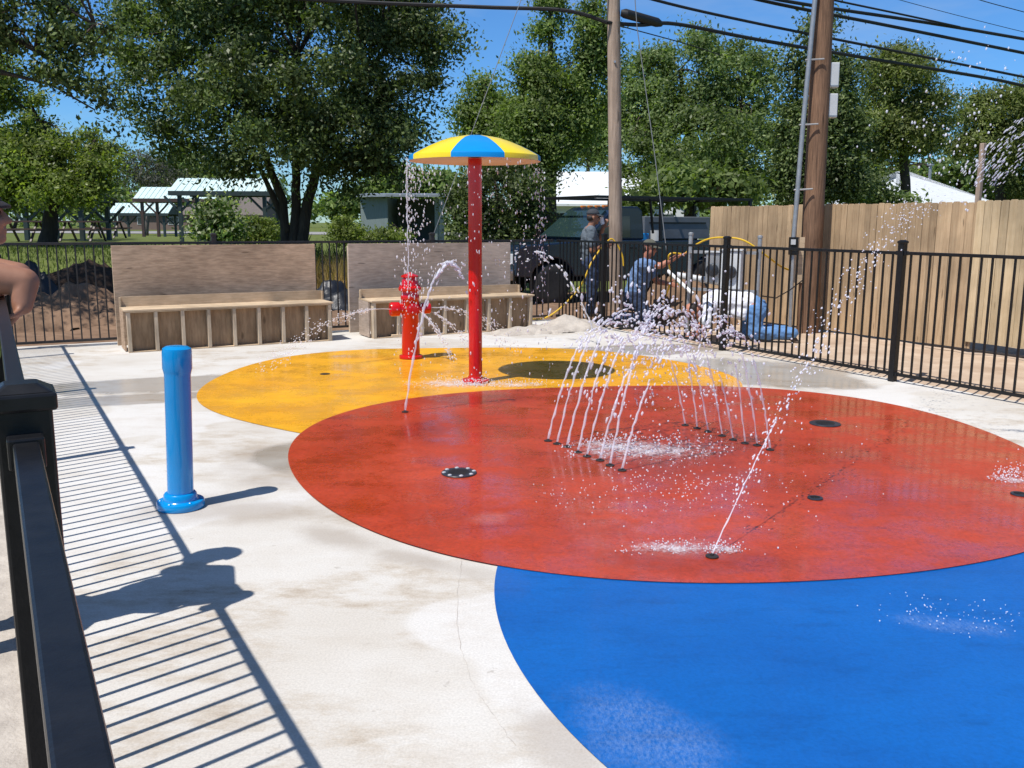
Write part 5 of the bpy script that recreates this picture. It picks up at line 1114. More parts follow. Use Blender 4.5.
body += limb3(shR, elR, wrR, (0.062, 0.046, 0.032))+limb3(shL, elL, wrL, (0.064, 0.052, 0.036))
body += hand(wrR, -NB*0.55-Vector((0, 0, 0.8))-DB*0.1, -NB+Vector((0, 0, .5)), 0.8, 0.8)+hand(wrL, -DB+NB*0.2+Vector((0, 0, -.15)), -Vector((0, 0, 1)), 0.35)
for s, sg in ((3.50, -1), (3.70, 1)):
    hip = FP(s, -0.32, 0.84); kn = FP(s+0.01, -0.26, 0.47); an = FP(s, -0.33, 0.09); body += limb3(hip, kn, an, (0.085, 0.058, 0.040)); body += [('c', an-Vector((0, 0, .045)), 0.035, an+NB*0.14-Vector((0, 0, .06)), 0.03)]
bo = remesh('body', body, 0.0065, 'skin', P_, 3); eyes_of(bo, ey)
cap(hd, hax, 'hair', bo, brim=True, blen=0.3)
f, s_, u_ = hax
remesh('hair', [('e', hd-f*0.022+u_*0.020, (0.092, 0.081, 0.088), hax), ('e', hd-f*0.062-u_*0.035, (0.048, 0.062, 0.05), hax)], 0.009, 'hair', bo)
remesh('tank_top', [('e', chest-Vector((0, 0, .04)), (0.125, 0.192, 0.17), (NB, DB, Vector((0, 0, 1)))), ('c', chest-Vector((0, 0, .06)), 0.136, pel, 0.14), ('c', chest+NB*0.07+DB*0.0, 0.06, pel+NB*0.12+DB*0.0, 0.08)], 0.011, 'shirt_green', bo)
remesh('shorts', [('c', pel, 0.142, pel-Vector((0, 0, .08)), 0.142)]+[('c', FP(s, -0.32, 0.82), 0.095, FP(s, -0.28, 0.52), 0.085) for s in (3.50, 3.70)], 0.012, 'jeans', bo)
for s in (3.50, 3.70): shoe(FP(s, -0.33, 0.09), NB, bo)

# --- standing man drinking from a white cup
def worker(label, loc): return thing('person', label, 'person', loc)
c = D(590, 300, 14.4); c.z = 0.03; W = worker('standing man in grey shirt and cap drinking from a white cup', (c.x, c.y, 0.03))
R_ = Vector((1, 0.05, 0)).normalized(); S_ = Vector((-0.05, 1, 0)).normalized(); Z_ = Vector((0, 0, 1))
T = lambda a, b, z: c+R_*a+S_*b+Z_*z
hd = T(0.03, 0, 1.555); hp_, ey, hax = head_prims(hd, R_+Z_*-0.06)
body = hp_+[('c', T(-0.01, 0, 1.40), 0.055, hd+Vector((-0.01, 0, -0.06)), 0.055), ('e', T(-0.03, 0, 1.22), (0.115, 0.18, 0.21), (R_, S_, Z_)), ('c', T(-0.02, 0, 1.2), 0.13, T(0, 0, 0.93), 0.13), ('c', T(-0.03, -0.17, 1.35), 0.06, T(-0.03, 0.17, 1.35), 0.06)]
sh = [T(-0.03, -0.19, 1.34), T(-0.03, 0.19, 1.34)]; el = [T(-0.02, -0.24, 1.05), T(0.16, 0.24, 1.18)]; wr = [T(0.22, -0.10, 1.13), T(0.20, 0.10, 1.40)]
for i in (0, 1): body += limb3(sh[i], el[i], wr[i], (0.058, 0.045, 0.031))
body += hand(wr[0], (1, 0.3, 0.2), (0, 1, 0), 0.75, fr=0.010)+hand(wr[1], (0.3, -0.5, 0.8), (0.5, 0.5, 0.1), 0.7, fr=0.010)
ft = [T(-0.02, -0.12, 0.09), T(0.04, 0.11, 0.09)]
for i, sg in ((0, -1), (1, 1)): body += limb3(T(0, sg*0.095, 0.90), T(0.03, sg*0.11, 0.49), ft[i], (0.09, 0.062, 0.045))
bo = remesh('body', body, 0.0095, 'skin', W, 3); eyes_of(bo, ey)
remesh('shirt', [('e', T(-0.03, 0, 1.21), (0.135, 0.20, 0.215), (R_, S_, Z_)), ('c', T(-0.02, 0, 1.15), 0.155, T(0, 0, 0.90), 0.150), ('c', T(-0.03, -0.16, 1.35), 0.075, T(-0.03, 0.16, 1.35), 0.075), ('c', sh[0], 0.076, sh[0].lerp(el[0], 0.72), 0.070), ('c', sh[1], 0.076, sh[1].lerp(el[1], 0.72), 0.070)], 0.012, 'shirt_grey', bo)
tr = [('c', T(0, 0, 0.94), 0.143, T(0, 0, 0.86), 0.148)]
for i, sg in ((0, -1), (1, 1)): tr += limb3(T(0, sg*0.095, 0.88), T(0.03, sg*0.11, 0.49), ft[i]+Z_*0.0, (0.108, 0.084, 0.072))
remesh('trousers', tr, 0.012, 'jeans', bo)
for i in (0, 1): shoe(ft[i], R_, bo)
cap(hd, hax, 'cap', bo); 
remesh('hair', [('e', hd-hax[0]*0.045-hax[2]*0.015, (0.064, 0.079, 0.06), hax)], 0.011, 'hair', bo)
m = MB(); m.lathe([(0.032, -0.06), (0.044, 0.055), (0.046, 0.06)], T(0.165, 0.04, 1.50), 18, axis=(-0.35, 0, 1)); tag(m.build('foam_cup', M['cup'], smooth=True), 'white foam cup held to the standing man\'s mouth', 'cup')
hz = wr[0]+Vector((0.09, 0.03, 0.01))
g0 = Vector((G(556, 322).x, G(556, 322).y, 0.04)); g0 = D(546, 320, 14.0); g0.z = 0.05
m = MB(); m.tube(smooth_pts([g0-Vector((0.5, -0.2, 0)), g0, T(-0.25, -0.42, 0.45), T(-0.02, -0.36, 0.90), hz+Vector((-.05, -0.02, 0.06)), hz+Vector((0.06, 0.02, 0.03)), hz+Vector((0.17, 0.03, -0.16)), hz+Vector((0.20, 0.03, -0.34))]), 0.013, 8)
tag(m.build('garden_hose', M['hose'], smooth=True), 'yellow hose looping through the standing man\'s hand', 'hose')

# --- kneeling man in a blue shirt reaching right
c = D(641, 326, 13.35); c.z = 0.02; W = worker('kneeling man in faded blue shirt reaching out with a yellow hose', (c.x, c.y, 0.02))
R_ = Vector((0.96, -0.28, 0)).normalized(); S_ = Vector((0.28, 0.96, 0)).normalized(); T = lambda a, b, z: c+R_*a+S_*b+Z_*z
hd = T(0.10, -0.02, 1.12); hp_, ey, hax = head_prims(hd, R_*0.95-S_*0.25-Z_*0.15)
body = hp_+[('c', T(0.04, 0, 0.95), 0.055, hd+Vector((-0.02, 0, -0.06)), 0.055), ('e', T(-0.02, 0, 0.76), (0.13, 0.19, 0.22), ((R_*0.95-Z_*0.25).normalized(), S_, (Z_+R_*0.25).normalized())), ('c', T(-0.02, 0, 0.74), 0.14, T(-0.11, 0, 0.46), 0.14), ('c', T(0.02, -0.18, 0.90), 0.062, T(0.02, 0.18, 0.90), 0.062)]
sh = [T(0.02, -0.20, 0.89), T(0.02, 0.20, 0.89)]; el = [T(0.30, -0.26, 0.88), T(0.18, 0.26, 0.62)]; wr = [T(0.53, -0.24, 1.02), T(0.36, 0.16, 0.60)]
for i in (0, 1): body += limb3(sh[i], el[i], wr[i], (0.060, 0.046, 0.032))
body += hand(wr[0], (1, -0.1, 0.4), (0.2, 0, -1), 0.8, fr=0.010)+hand(wr[1], (1, -0.3, -0.2), (0, -1, 0), 0.7, fr=0.010)
kn = [T(0.14, -0.14, 0.08), T(0.10, 0.13, 0.08)]; an = [T(-0.34, -0.15, 0.09), T(-0.36, 0.13, 0.09)]
for i, sg in ((0, -1), (1, 1)): body += limb3(T(-0.11, sg*0.10, 0.42), kn[i], an[i], (0.092, 0.065, 0.045))
bo = remesh('body', body, 0.0095, 'skin_red', W, 3); eyes_of(bo, ey)
remesh('shirt', [('e', T(-0.02, 0, 0.75), (0.155, 0.21, 0.235), ((R_*0.95-Z_*0.25).normalized(), S_, (Z_+R_*0.25).normalized())), ('c', T(-0.03, 0, 0.72), 0.165, T(-0.11, 0, 0.42), 0.165), ('c', T(0.02, -0.17, 0.90), 0.078, T(0.02, 0.17, 0.90), 0.078), ('c', sh[0], 0.08, sh[0].lerp(el[0], 0.55), 0.072), ('c', sh[1], 0.08, sh[1].lerp(el[1], 0.6), 0.072)], 0.012, 'shirt_blue', bo)
tr = [('c', T(-0.11, 0, 0.42), 0.155, T(-0.13, 0, 0.36), 0.158)]
for i, sg in ((0, -1), (1, 1)): tr += limb3(T(-0.11, sg*0.10, 0.40), kn[i]+Z_*0.012, an[i], (0.115, 0.088, 0.072))
remesh('trousers', tr, 0.012, 'jeans', bo)
for i in (0, 1): shoe(an[i], Vector((-0.6, 0, -0.45)), bo)
cap(hd, hax, 'cap_green', bo); remesh('hair', [('e', hd-hax[0]*0.045-hax[2]*0.01, (0.062, 0.079, 0.058), hax)], 0.011, 'hair', bo)
hz = wr[0]+Vector((0.085, -0.01, 0.03))
rk_ = uv(0, 0)
m = MB(); m.tube(smooth_pts([T(0.30, 0.05, 0.30), T(0.42, -0.10, 0.66), hz+Vector((-0.22, -0.02, -0.02)), hz, D(690, 248.5, 12.9), D(707, 239.5, 12.7), D(725, 237.5, 12.5), D(745, 241, 12.3), D(768, 257, 12.3), D(784, 268, 12.8), D(806, 274, 13.0), D(822, 274, 13.1)]), 0.013, 8)
tag(m.build('garden_hose', M['hose'], smooth=True), 'yellow hose arching from the kneeling man\'s hand over the meter rack', 'hose')

# --- man crawling on hands and knees in a white shirt
c = D(738, 335, 11.75); c.z = 0.02; W = worker('man in white shirt and light jeans crouched on hands and knees', (c.x, c.y, 0.02))
R_ = Vector((-0.985, 0.17, 0)).normalized(); S_ = Vector((-0.17, -0.985, 0)).normalized(); T = lambda a, b, z: c+R_*a+S_*b+Z_*z   # R_: towards the head (left in the photo)
hip = T(-0.16, 0, 0.42); chs = T(0.30, 0, 0.46); hd = T(0.60, 0.0, 0.33); hp_, ey, hax = head_prims(hd, R_*0.55-Z_*0.85, R_*0.8+Z_*0.5)
sp = (chs-hip).normalized(); up_ = S_.cross(sp)*-1
body = hp_+[('c', T(0.44, 0, 0.43), 0.056, hd-R_*0.05+Z_*0.03, 0.056), ('e', T(0.20, 0, 0.475), (0.25, 0.19, 0.13), (sp, S_, sp.cross(S_))), ('c', chs, 0.13, hip, 0.14), ('c', T(0.38, -0.17, 0.43), 0.062, T(0.38, 0.17, 0.43), 0.062)]
sh = [T(0.38, -0.19, 0.42), T(0.38, 0.19, 0.42)]; el = [T(0.44, -0.25, 0.20), T(0.42, 0.24, 0.20)]; wr = [T(0.52, -0.20, 0.04), T(0.56, 0.18, 0.04)]
for i in (0, 1): body += limb3(sh[i], el[i], wr[i], (0.060, 0.046, 0.032))
body += hand(wr[0], R_-Z_*0.1, -Z_, 0.2, fr=0.010)+hand(wr[1], R_-Z_*0.1, -Z_, 0.2, fr=0.010)
kn = [T(-0.14, -0.16, 0.085), T(-0.20, 0.15, 0.085)]; an = [T(-0.60, -0.16, 0.095), T(-0.66, 0.14, 0.095)]
for i, sg in ((0, -1), (1, 1)): body += limb3(T(-0.18, sg*0.10, 0.40), kn[i], an[i], (0.095, 0.065, 0.045))
bo = remesh('body', body, 0.0095, 'skin_red', W, 3); eyes_of(bo, ey)
remesh('shirt', [('e', T(0.22, 0, 0.47), (0.27, 0.21, 0.165), (sp, S_, sp.cross(S_))), ('c', chs, 0.16, T(-0.10, 0, 0.44), 0.165), ('c', T(0.38, -0.16, 0.43), 0.082, T(0.38, 0.16, 0.43), 0.082), ('c', sh[0], 0.085, sh[0].lerp(el[0], 0.9), 0.070), ('c', sh[1], 0.085, sh[1].lerp(el[1], 0.9), 0.070), ('c', T(0.15, 0.1, 0.36), 0.07, T(-0.02, 0.1, 0.34), 0.09)], 0.012, 'shirt_white', bo)
tr = [('c', hip, 0.158, T(-0.20, 0, 0.38), 0.165)]
for i, sg in ((0, -1), (1, 1)): tr += limb3(T(-0.19, sg*0.10, 0.36), kn[i]+Z_*0.012, an[i], (0.125, 0.090, 0.074))
remesh('trousers', tr, 0.012, 'jeans_light', bo)
for i in (0, 1): shoe(an[i], Vector((0.6, -0.1, -0.4)), bo)
remesh('hair', [('e', hd-hax[0]*0.025+hax[2]*0.025, (0.090, 0.080, 0.080), hax)], 0.011, 'hair', bo)

# ------------------------------------------------------------ water
bm_ = bmesh.new(); bmesh.ops.create_icosphere(bm_, subdivisions=2, radius=1.0); bm_.verts.ensure_lookup_table()
ICO_V = np.array([v.co[:] for v in bm_.verts]); ICO_F = np.array([[v.index for v in f.verts] for f in bm_.faces]); bm_.free()
def drop_mesh(name, P, rad, mat, parent=None, dirs=None, stretch=1.0, label=None, kind='stuff'):
    P = np.array([tuple(p) for p in P]); n = len(P); rad = np.array(rad)
    V = np.repeat(ICO_V[None], n, 0)*(1+0.22*rng.normal(size=(n, len(ICO_V), 1)).clip(-1, 1))
    V *= rad[:, None, None]
    if dirs is not None:
        d = np.array([tuple(q) for q in dirs]); d = d/(np.linalg.norm(d, axis=1, keepdims=True)+1e-9); st = np.array(stretch)*np.ones(n)
        V += d[:, None, :]*((V*d[:, None, :]).sum(2)*(st[:, None]-1))[:, :, None]
    V += P[:, None, :]; m = len(ICO_V); F = (ICO_F[None]+np.arange(n)[:, None, None]*m).reshape(-1, 3)
    o = np_mesh(name, V.reshape(-1, 3), F, M[mat], parent, smooth=True)
    if kind: o['kind'] = kind
    if label: o['label'] = label
    return o
def stream_mesh(name, pts, r, mat, parent, wob=0.25, n=8):
    m = MB(); N_ = len(pts); R_ = []
    for i in range(N_): R_.append(r*(1+wob*random.uniform(-1, 1)+wob*math.sin(i*1.7+random.random())))
    for i in range(N_): pts[i] = pts[i]+Vector((random.gauss(0, 1), random.gauss(0, 1), random.gauss(0, 1)))*r*0.35*min(1, i/3)
    m.tube(pts, R_, n); return m.build(name, M[mat], parent, smooth=True, auto=False)
G0 = Vector((0, 0, -9.81))
def jet(label, p0, v0, t_solid, t_end, r, group=None, spread=0.05, ndrop=40, name='water_jet', blob=1.0, seg=0.012, mat='water', clumpy=0.6, floor=0.01, dmin=0.003, dmax=0.009):
    """a ballistic stream: solid up to t_solid, then ragged pieces and drops until t_end"""
    p0, v0 = Vector(p0), Vector(v0); o = thing(name, label, 'water jet', p0, group=group)
    pos = lambda t: p0+v0*t+G0*(0.5*t*t)
    ns = max(6, int(t_solid/seg)); stream_mesh('stream', [pos(t_solid*i/ns) for i in range(ns+1)], r, mat, o)
    P, R, Dd, S = [], [], [], []
    t = t_solid
    while t < t_end:                                    # ragged pieces
        v = v0+G0*t; k = (t-t_solid)/(t_end-t_solid+1e-6); w = spread*(0.15+k)
        if random.random() < clumpy*(1-0.6*k):
            L = random.randint(2, 5)
            q = pos(t)+Vector((random.gauss(0, w), random.gauss(0, w), random.gauss(0, w)))*0.5
            for j in range(L):
                P.append(q+v.normalized()*r*1.6*j+Vector((random.gauss(0, r*.5), random.gauss(0, r*.5), random.gauss(0, r*.5)))); R.append(r*blob*random.uniform(0.55, 1.25)*(1-0.35*k)); Dd.append(v); S.append(random.uniform(1.3, 3.2))
        t += seg*random.uniform(0.5, 1.3)
    for _ in range(ndrop):
        t = random.uniform(t_solid*0.35, t_end); v = v0+G0*t; k = t/t_end; w = spread*(0.3+1.2*k)
        q = pos(t)+Vector((random.gauss(0, w), random.gauss(0, w), random.gauss(0, w*0.8)))
        if q.z > floor: P.append(q); R.append(random.uniform(dmin, dmax)); Dd.append(v); S.append(random.uniform(1.0, 3.0))
    if P: drop_mesh('droplets', P, R, 'drop', o, Dd, np.array(S))
    return o
def vel_for(p0, apex):
    """launch velocity that peaks at apex"""
    p0, apex = Vector(p0), Vector(apex); h = apex.z-p0.z; vz = math.sqrt(2*9.81*h); t = vz/9.81; d = (apex-p0)/t; return Vector((d.x, d.y, vz)), t
def nozzle(label, c, group=None, rad=0.028):
    c = Vector((c.x, c.y, c.z)); r = thing('spray_nozzle', label, 'nozzle', c, group=group)
    MB().lathe([(rad, 0), (rad, 0.004), (rad*0.8, 0.007), (rad*0.35, 0.0075)], c, 20).build('plate', M['nozzle'], r, smooth=True)
    MB().lathe([(rad*0.30, 0.007), (rad*0.30, 0.013), (rad*0.18, 0.015)], c, 12).build('tip', M['nozzle'], r, smooth=True)
ORD = ['first', 'second', 'third', 'fourth', 'fifth', 'sixth', 'seventh', 'last']
zr_ = 0.009
Lp = [(622, 470.5), (610, 465.5), (600, 460.5), (587, 456.5), (578, 452.5), (567, 447), (557, 444), (548, 441)]
Rp = [(770, 450), (757, 445.5), (745, 443.5), (733, 440), (722, 436), (708, 432), (697, 428.5), (685, 425.5)]
Lw = [G(*p, zr_) for p in Lp]; Rw = [G(*p, zr_) for p in Rp]
for k in range(8):
    a, b = Lw[k], Rw[k]; d = b-a
    nozzle('nozzle under the %s jet of the left row, counting from the camera' % ORD[k], a, 'nozzles of the water tunnel'); nozzle('nozzle under the %s jet of the right row, counting from the camera' % ORD[k], b, 'nozzles of the water tunnel')
    hL = random.uniform(0.72, 0.98); f = random.uniform(0.27, 0.38)
    v, t = vel_for(a, a+d*f+Vector((0, 0, hL))); jet('%s arching jet of the left row of the water tunnel, counting from the camera' % ORD[k], a+Vector((0, 0, .012)), v, t*random.uniform(0.36, 0.62), t*random.uniform(1.45, 1.9), 0.0072, 'jets of the water tunnel', spread=0.05, ndrop=40, blob=1.0, clumpy=0.30)
    hR = random.uniform(0.70, 0.96); f = random.uniform(0.27, 0.38)
    v, t = vel_for(b, b-d*f+Vector((0, 0, hR))); jet('%s arching jet of the right row of the water tunnel, counting from the camera' % ORD[k], b+Vector((0, 0, .012)), v, t*random.uniform(0.32, 0.54), t*random.uniform(1.45, 1.9), 0.0060, 'jets of the water tunnel', spread=0.05, ndrop=36, blob=1.0, clumpy=0.28)

# splashes where the water lands: low ragged crowns of drops and a thin skin of broken water
def splash(label, c, rx, ry, n, h=0.06, rmin=0.003, rmax=0.010, rot=0.3, skin=True, z0=0.010, blobs=0):
    P, R = [], []; Rm = Matrix.Rotation(rot, 3, 'Z')
    for _ in range(n):
        q = math.sqrt(random.random())*random.choice((1, 1, 0.6)); a = random.uniform(0, 2*PI); p = Rm @ Vector((rx*q*math.cos(a), ry*q*math.sin(a), 0))
        p = c+p; z = z0+abs(random.gauss(0, h))*(1.05-q*0.6); P.append((p.x, p.y, z)); R.append(random.uniform(rmin, rmax)*random.choice((0.7, 1, 1)))
    o = thing('splash', label, 'splash', (c.x, c.y, z0), kind='stuff'); drop_mesh('drops', P, R, 'drop', o)
    if skin:                                            # a thin broken film of foamy water on the floor
        m = 28; k = 10; vs = [(c.x, c.y, z0+0.003)]; uvs = [(0.0, 0.0)]; fs = []
        for a_ in range(1, k+1):
            for j in range(m):
                q = 2*PI*j/m; e = 1+0.25*fbm((math.cos(q)*1.5+c.x, math.sin(q)*1.5, c.y), 1.0); p = Rm @ Vector((1.15*rx*e*a_/k*math.cos(q), 1.15*ry*e*a_/k*math.sin(q), 0)); p = c+p
                vs.append((p.x, p.y, z0+0.003+0.004*abs(fbm((p.x, p.y, 2), 9))*(1-a_/k))); uvs.append((a_/k*math.cos(q), a_/k*math.sin(q)))
        for j in range(m): fs.append((0, 1+j, 1+(j+1) % m))
        for a_ in range(k-1):
            for j in range(m): fs.append((1+a_*m+j, 1+(a_+1)*m+j, 1+(a_+1)*m+(j+1) % m, 1+a_*m+(j+1) % m))
        mb = MB(); mb.add(vs, fs); f_ = mb.build('foam_film', M['film'], o, smooth=True, auto=False); f_['kind'] = 'stuff'
        ul = f_.data.uv_layers.new(name='UVMap')
        for lp in f_.data.loops: ul.data[lp.index].uv = uvs[lp.vertex_index]
    return o
cm = (Lw[3]+Rw[3])/2
splash('frothing water on the red floor under the water tunnel', G(645, 452), 0.62, 0.34, 300, h=0.06, rmax=0.007, rot=0.15, blobs=1700)
splash('frothing water beside the near jets of the tunnel', G(612, 447), 0.35, 0.2, 90, h=0.05, rmax=0.006, rot=0.2, blobs=420)
splash('patch of splashing water left of the long slanting jet', G(672, 550), 0.30, 0.10, 110, h=0.02, rmax=0.004, rot=0.1, blobs=600)
splash('small splash at the foot of the long slanting jet', G(725, 551), 0.12, 0.07, 60, h=0.02, rmax=0.004, blobs=200)
splash('small white splash near the right edge of the red circle', G(1011, 481), 0.15, 0.11, 150, h=0.06, rmax=0.005, blobs=420)
splash('ring of splash around the foot of the umbrella post', G(475, 385), 0.20, 0.16, 200, h=0.04, rmax=0.007, blobs=420)
splash('light splashing on the yellow floor left of the umbrella post', G(447, 385), 0.42, 0.30, 160, h=0.04, rmax=0.005, blobs=500)
splash('light splashing along the edge of the red circle right of the umbrella post', G(515, 386), 0.45, 0.16, 120, h=0.03, rmax=0.006, blobs=420)
splash('scattered drops on the blue floor at right', G(970, 622), 0.42, 0.20, 110, h=0.03, rmin=0.0015, rmax=0.003, rot=-0.2, skin=False)
splash('scattered drops on the red floor in front of the tunnel', G(665, 500), 0.75, 0.45, 260, h=0.10, rmax=0.0045, rot=0.1, skin=False)

# fine spray hanging over the tunnel
P, R = [], []
for _ in range(300):
    q = cm+(Rw[3]-Lw[3])*random.gauss(0, 0.26)+(Lw[7]-Lw[0])*random.gauss(0, 0.36); P.append((q.x, q.y, max(0.02, random.gauss(0.68, 0.27)))); R.append(random.uniform(0.003, 0.0085))
o = drop_mesh('water_spray', P, R, 'drop', label='loose drops of spray flying over the water tunnel'); o['category'] = 'spray'
P, R = [], []
for _ in range(80):
    q = cm+(Rw[3]-Lw[3])*random.gauss(0, 0.22)+(Lw[7]-Lw[0])*random.gauss(0.1, 0.3); P.append((q.x, q.y, max(0.3, random.gauss(0.92, 0.13)))); R.append(random.uniform(0.005, 0.011))
o = drop_mesh('water_spray', P, R, 'drop', None, [(random.gauss(0, .6), random.gauss(0, .6), 1) for _ in P], np.array([random.uniform(1, 3) for _ in P]), label='large tumbling drops at the crest of the water tunnel'); o['category'] = 'spray'

# long slanting jet on the right
def fit_jet(px_pts, p0, Yend):
    pass
p0 = G(712, 556.5, 0.010); nozzle('nozzle under the long slanting jet at the front', p0, rad=0.030)
hd_ = Vector((1.78, 2.63, 0)); T_ = math.sqrt(2*0.565/9.81)  # z = 2 s - 0.565 s^2 over the horizontal run hd_*s
jet('long slanting jet shooting right from the front of the red circle', p0+Vector((0, 0, .01)), (hd_+Vector((0, 0, 2.0)))/T_, 0.26*T_, 1.5*T_, 0.0036, spread=0.06, ndrop=460, seg=0.0045, clumpy=0.5, blob=1.3, dmin=0.002, dmax=0.006)
# jet at the left rim of the red circle
p0 = G(405, 412, 0.010); nozzle('nozzle at the left rim of the red circle', p0)
ap = D(449, 265.5, 7.15); v, t = vel_for(p0, ap); jet('curling jet rising from the left rim in front of the red hydrant', p0+Vector((0, 0, .01)), v, t*0.70, t*1.42, 0.0085, spread=0.03, ndrop=44, blob=1.3, clumpy=0.4)
# far jet near the sand heap
p0 = G(598, 344, 0.006); nozzle('nozzle on the far rim of the yellow circle', p0)
ap = D(532, 252, p0.y+0.1); v, t = vel_for(p0, ap); jet('far curling jet in front of the standing man', p0+Vector((0, 0, .01)), v, t*0.26, t*1.32, 0.0085, spread=0.06, ndrop=50, blob=1.5, clumpy=0.32, dmax=0.012)

# hydrant sprays
c = G(411, 358.5)+Vector((0, 0, 0.555)); o_ = c-nax*0.205
def spray(label, p0, v0, n, t0, t1, cone, rmin, rmax, stem=0.0, name='water_jet', stretch=2.0):
    p0, v0 = Vector(p0), Vector(v0); o = thing(name, label, 'water jet', p0); P, R, Dd = [], [], []
    if stem:
        m = 12; stream_mesh('stream', [p0+v0*(stem*i/m)+G0*(0.5*(stem*i/m)**2) for i in range(m+1)], 0.005, 'thin', o, wob=0.2)
    for _ in range(n):
        t = random.uniform(t0, t1); v = v0*(1+random.gauss(0, cone*0.5))+Vector((random.gauss(0, 1), random.gauss(0, 1), random.gauss(0, 1)))*cone*v0.length; q = p0+v*t+G0*(0.5*t*t)
        if q.z > 0.012: P.append(q); R.append(random.uniform(rmin, rmax)); Dd.append(v+G0*t)
    drop_mesh('droplets', P, R, 'drop', o, Dd, stretch); return o
spray('stream of drops thrown left by the red hydrant across the left bench', o_, -nax*3.6+Vector((0.4, -1.2, 0.5)), 420, 0.06, 0.46, 0.045, 0.0025, 0.006, stem=0.16)
spray('stream of drops thrown right by the red hydrant towards the umbrella post', c+nax*0.185, nax*3.0+Vector((0, 0, 0.3)), 200, 0.05, 0.40, 0.05, 0.003, 0.007, stem=0.12)
spray('stream falling forward from the front nozzle of the red hydrant', c+fr*0.13+nax*0.05, fr*0.9+nax*1.3+Vector((0, 0, -0.9)), 200, 0.03, 0.26, 0.06, 0.003, 0.007, stem=0.14)
spray('second thin stream from the right nozzle of the red hydrant', c+nax*0.17+Vector((0, 0, -0.02)), nax*2.0+fr*0.5+Vector((0, 0, -0.5)), 140, 0.05, 0.30, 0.05, 0.003, 0.007, stem=0.14)

# curtain dripping off the umbrella's rim: dense at the left, loose all round
c = G(475.5, 382.5); P, R, Dd, S = [], [], [], []
cur = thing('water_curtain', 'curtain of drops falling from the rim of the umbrella', 'water', (c.x, c.y, 0.01), kind='stuff')
def fall(a, rr, n, zt, zb, w, rmin, rmax):
    for _ in range(n):
        z = zb+(zt-zb)*random.random()**0.8; f = 1+0.10*(zt-z)
        P.append((c.x+rr*f*math.cos(a)+random.gauss(0, w), c.y+rr*f*math.sin(a)+random.gauss(0, w), z)); R.append(random.uniform(rmin, rmax)); Dd.append((0, 0, 1)); S.append(random.uniform(1.2, 3.2))
for k in range(64):
    a = random.uniform(0, 2*PI); fall(a, 0.598, 9, 2.03, 0.05, 0.045, 0.0025, 0.0065)
for a, n, w in ((PI+0.05, 60, 0.02), (PI+0.16, 40, 0.03), (PI-0.4, 40, 0.03), (PI+0.55, 60, 0.045), (PI+0.75, 40, 0.05), (PI+0.3, 40, 0.05)): fall(a, 0.590, n, 2.03, 0.6, w, 0.0025, 0.0065)
for a, n in ((-0.02, 36), (0.2, 26), (-0.3, 26)): fall(a, 0.590, n, 2.03, 0.9, 0.02, 0.0025, 0.0055)
drop_mesh('drops', P, R, 'drop', cur, Dd, np.array(S))
for a in (PI+0.05, PI+0.16): 
    m = MB(); q = Vector((c.x+0.62*math.cos(a), c.y+0.62*math.sin(a), 2.07)); pts = [q+Vector((random.gauss(0, .004), random.gauss(0, .004), -0.05*i)) for i in range(24)]; m.tube(pts, [0.005*random.uniform(.5, 1.2) for _ in pts], 6); m.build('trickle', M['thin'], cur, smooth=True, auto=False)

# streams falling in from the upper right, from a feature outside the photo, and the spray that crosses them
for k, lab in enumerate(('topmost', 'middle', 'lower', 'lowest')):
    a, b = D(1065, 82+17*k, 5.6), D(962+9*k, 168+3*k, 5.9); o = thing('water_stream', '%s of the slanting streams of drops at the upper right edge' % lab, 'water jet', b); P, R, Dd, S = [], [], [], []
    for _ in range(95):
        t = random.random(); q = a.lerp(b, t)+Vector((random.gauss(0, 1), random.gauss(0, 1), random.gauss(0, 1)))*(0.006+0.018*t)
        q.z -= 0.12*t*t*0.5; P.append(q); R.append(random.uniform(0.0018, 0.0042)); Dd.append(b-a-Vector((0, 0, .2*t))); S.append(random.uniform(1.5, 5.5))
    drop_mesh('droplets', P, R, 'drop', o, Dd, np.array(S))
P, R, Dd = [], [], []
for _ in range(120):
    q = D(random.gauss(948, 36), random.gauss(150, 42), random.uniform(5.0, 7.0)); P.append(q); R.append(random.uniform(0.0025, 0.0075)); Dd.append((0.3, 0.2, 1))
for _ in range(36):
    q = D(random.gauss(985, 20), random.uniform(30, 110), random.uniform(5.0, 7.0)); P.append(q); R.append(random.uniform(0.002, 0.006)); Dd.append((0.3, 0.2, 1))
o = drop_mesh('water_spray', P, R, 'drop', None, Dd, 1.5, label='loose spray crossing the sky in front of the white hipped roof'); o['category'] = 'spray'
P, R = [], []
for _ in range(150):
    q = G(random.gauss(720, 60), random.gauss(510, 34)); P.append((q.x, q.y, 0.015+abs(random.gauss(0, 0.35)))); R.append(random.uniform(0.0018, 0.0042))
o = drop_mesh('water_spray', P, R, 'drop', label='fine drops drifting around the long slanting jet'); o['category'] = 'spray'

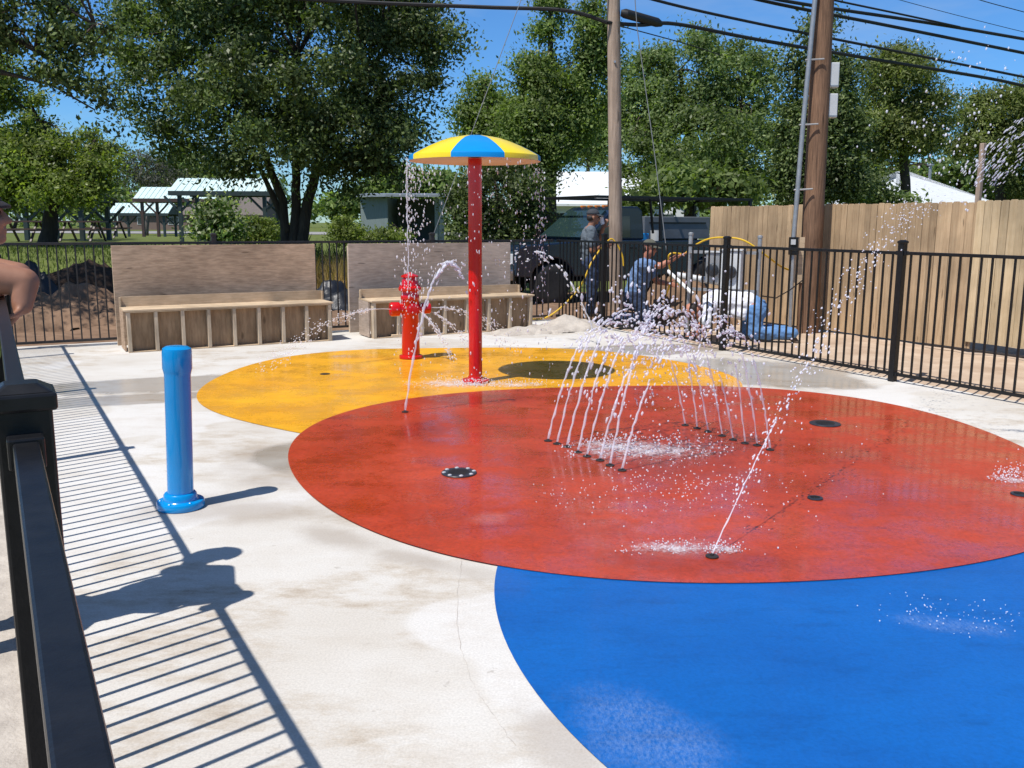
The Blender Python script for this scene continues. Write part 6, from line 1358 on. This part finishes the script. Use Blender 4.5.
# ------------------------------------------------------------ daylight
SUN_EL = math.radians(61.5); sdir = Vector((-0.72, -0.69, 0)).normalized()
to_sun = Vector((sdir.x*math.cos(SUN_EL), sdir.y*math.cos(SUN_EL), math.sin(SUN_EL)))
sl_ = bpy.data.lights.new('sun', 'SUN'); sun = bpy.data.objects.new('sun', sl_); col.objects.link(sun)
sl_.energy = 5.0; sl_.angle = math.radians(0.53); sl_.color = (1.0, 0.955, 0.89)
sun.rotation_euler = (-to_sun).to_track_quat('-Z', 'Y').to_euler(); sun.location = (-6, -6, 12)
w = bpy.data.worlds.new('World'); scene.world = w; w.use_nodes = True; nt = w.node_tree; bg = nt.nodes['Background']
sky = nt.nodes.new('ShaderNodeTexSky'); sky.sky_type = 'NISHITA'; sky.sun_disc = False; sky.sun_elevation = SUN_EL; sky.sun_rotation = math.atan2(to_sun.x, to_sun.y)
sky.altitude = 300; sky.air_density = 1.0; sky.dust_density = 0.25; sky.ozone_density = 2.2
tc = nt.nodes.new('ShaderNodeTexCoord'); mp = nt.nodes.new('ShaderNodeMapping'); mp.inputs['Scale'].default_value = (1.3, 0.8, 5.5); mp.inputs['Rotation'].default_value = (0.1, 0.25, 0.5)
cn = nt.nodes.new('ShaderNodeTexNoise'); cn.inputs['Scale'].default_value = 2.2; cn.inputs['Detail'].default_value = 7; cn.inputs['Roughness'].default_value = 0.6
nt.links.new(tc.outputs['Generated'], mp.inputs[0]); nt.links.new(mp.outputs[0], cn.inputs[0])
cr = ramp(nt, cn.outputs[0], [(0.50, 0.0), (0.78, 0.42)])
hs = nt.nodes.new('ShaderNodeHueSaturation'); hs.inputs['Saturation'].default_value = 1.08; hs.inputs['Value'].default_value = 1.05; nt.links.new(sky.outputs[0], hs.inputs['Color'])
sz = nt.nodes.new('ShaderNodeSeparateXYZ'); nt.links.new(tc.outputs['Generated'], sz.inputs[0]); el = ramp(nt, sz.outputs[2], [(0.0, (0.62, 0.92, 1.22)), (0.12, (0.50, 0.88, 1.30)), (0.40, (0.60, 0.95, 1.30)), (0.62, (1, 1, 1))])
low = mix(nt, 1.0, hs.outputs[0], el.outputs[0], 'MULTIPLY')
cx = mix(nt, cr.outputs[0], low, (4.6, 5.6, 7.0)); nt.links.new(cx, bg.inputs['Color']); bg.inputs['Strength'].default_value = 0.095
scene.view_settings.view_transform = 'Standard'; scene.view_settings.look = 'None'; scene.view_settings.exposure = 0.16; scene.view_settings.gamma = 1.0
scene.cycles.max_bounces = 8; scene.cycles.transparent_max_bounces = 16
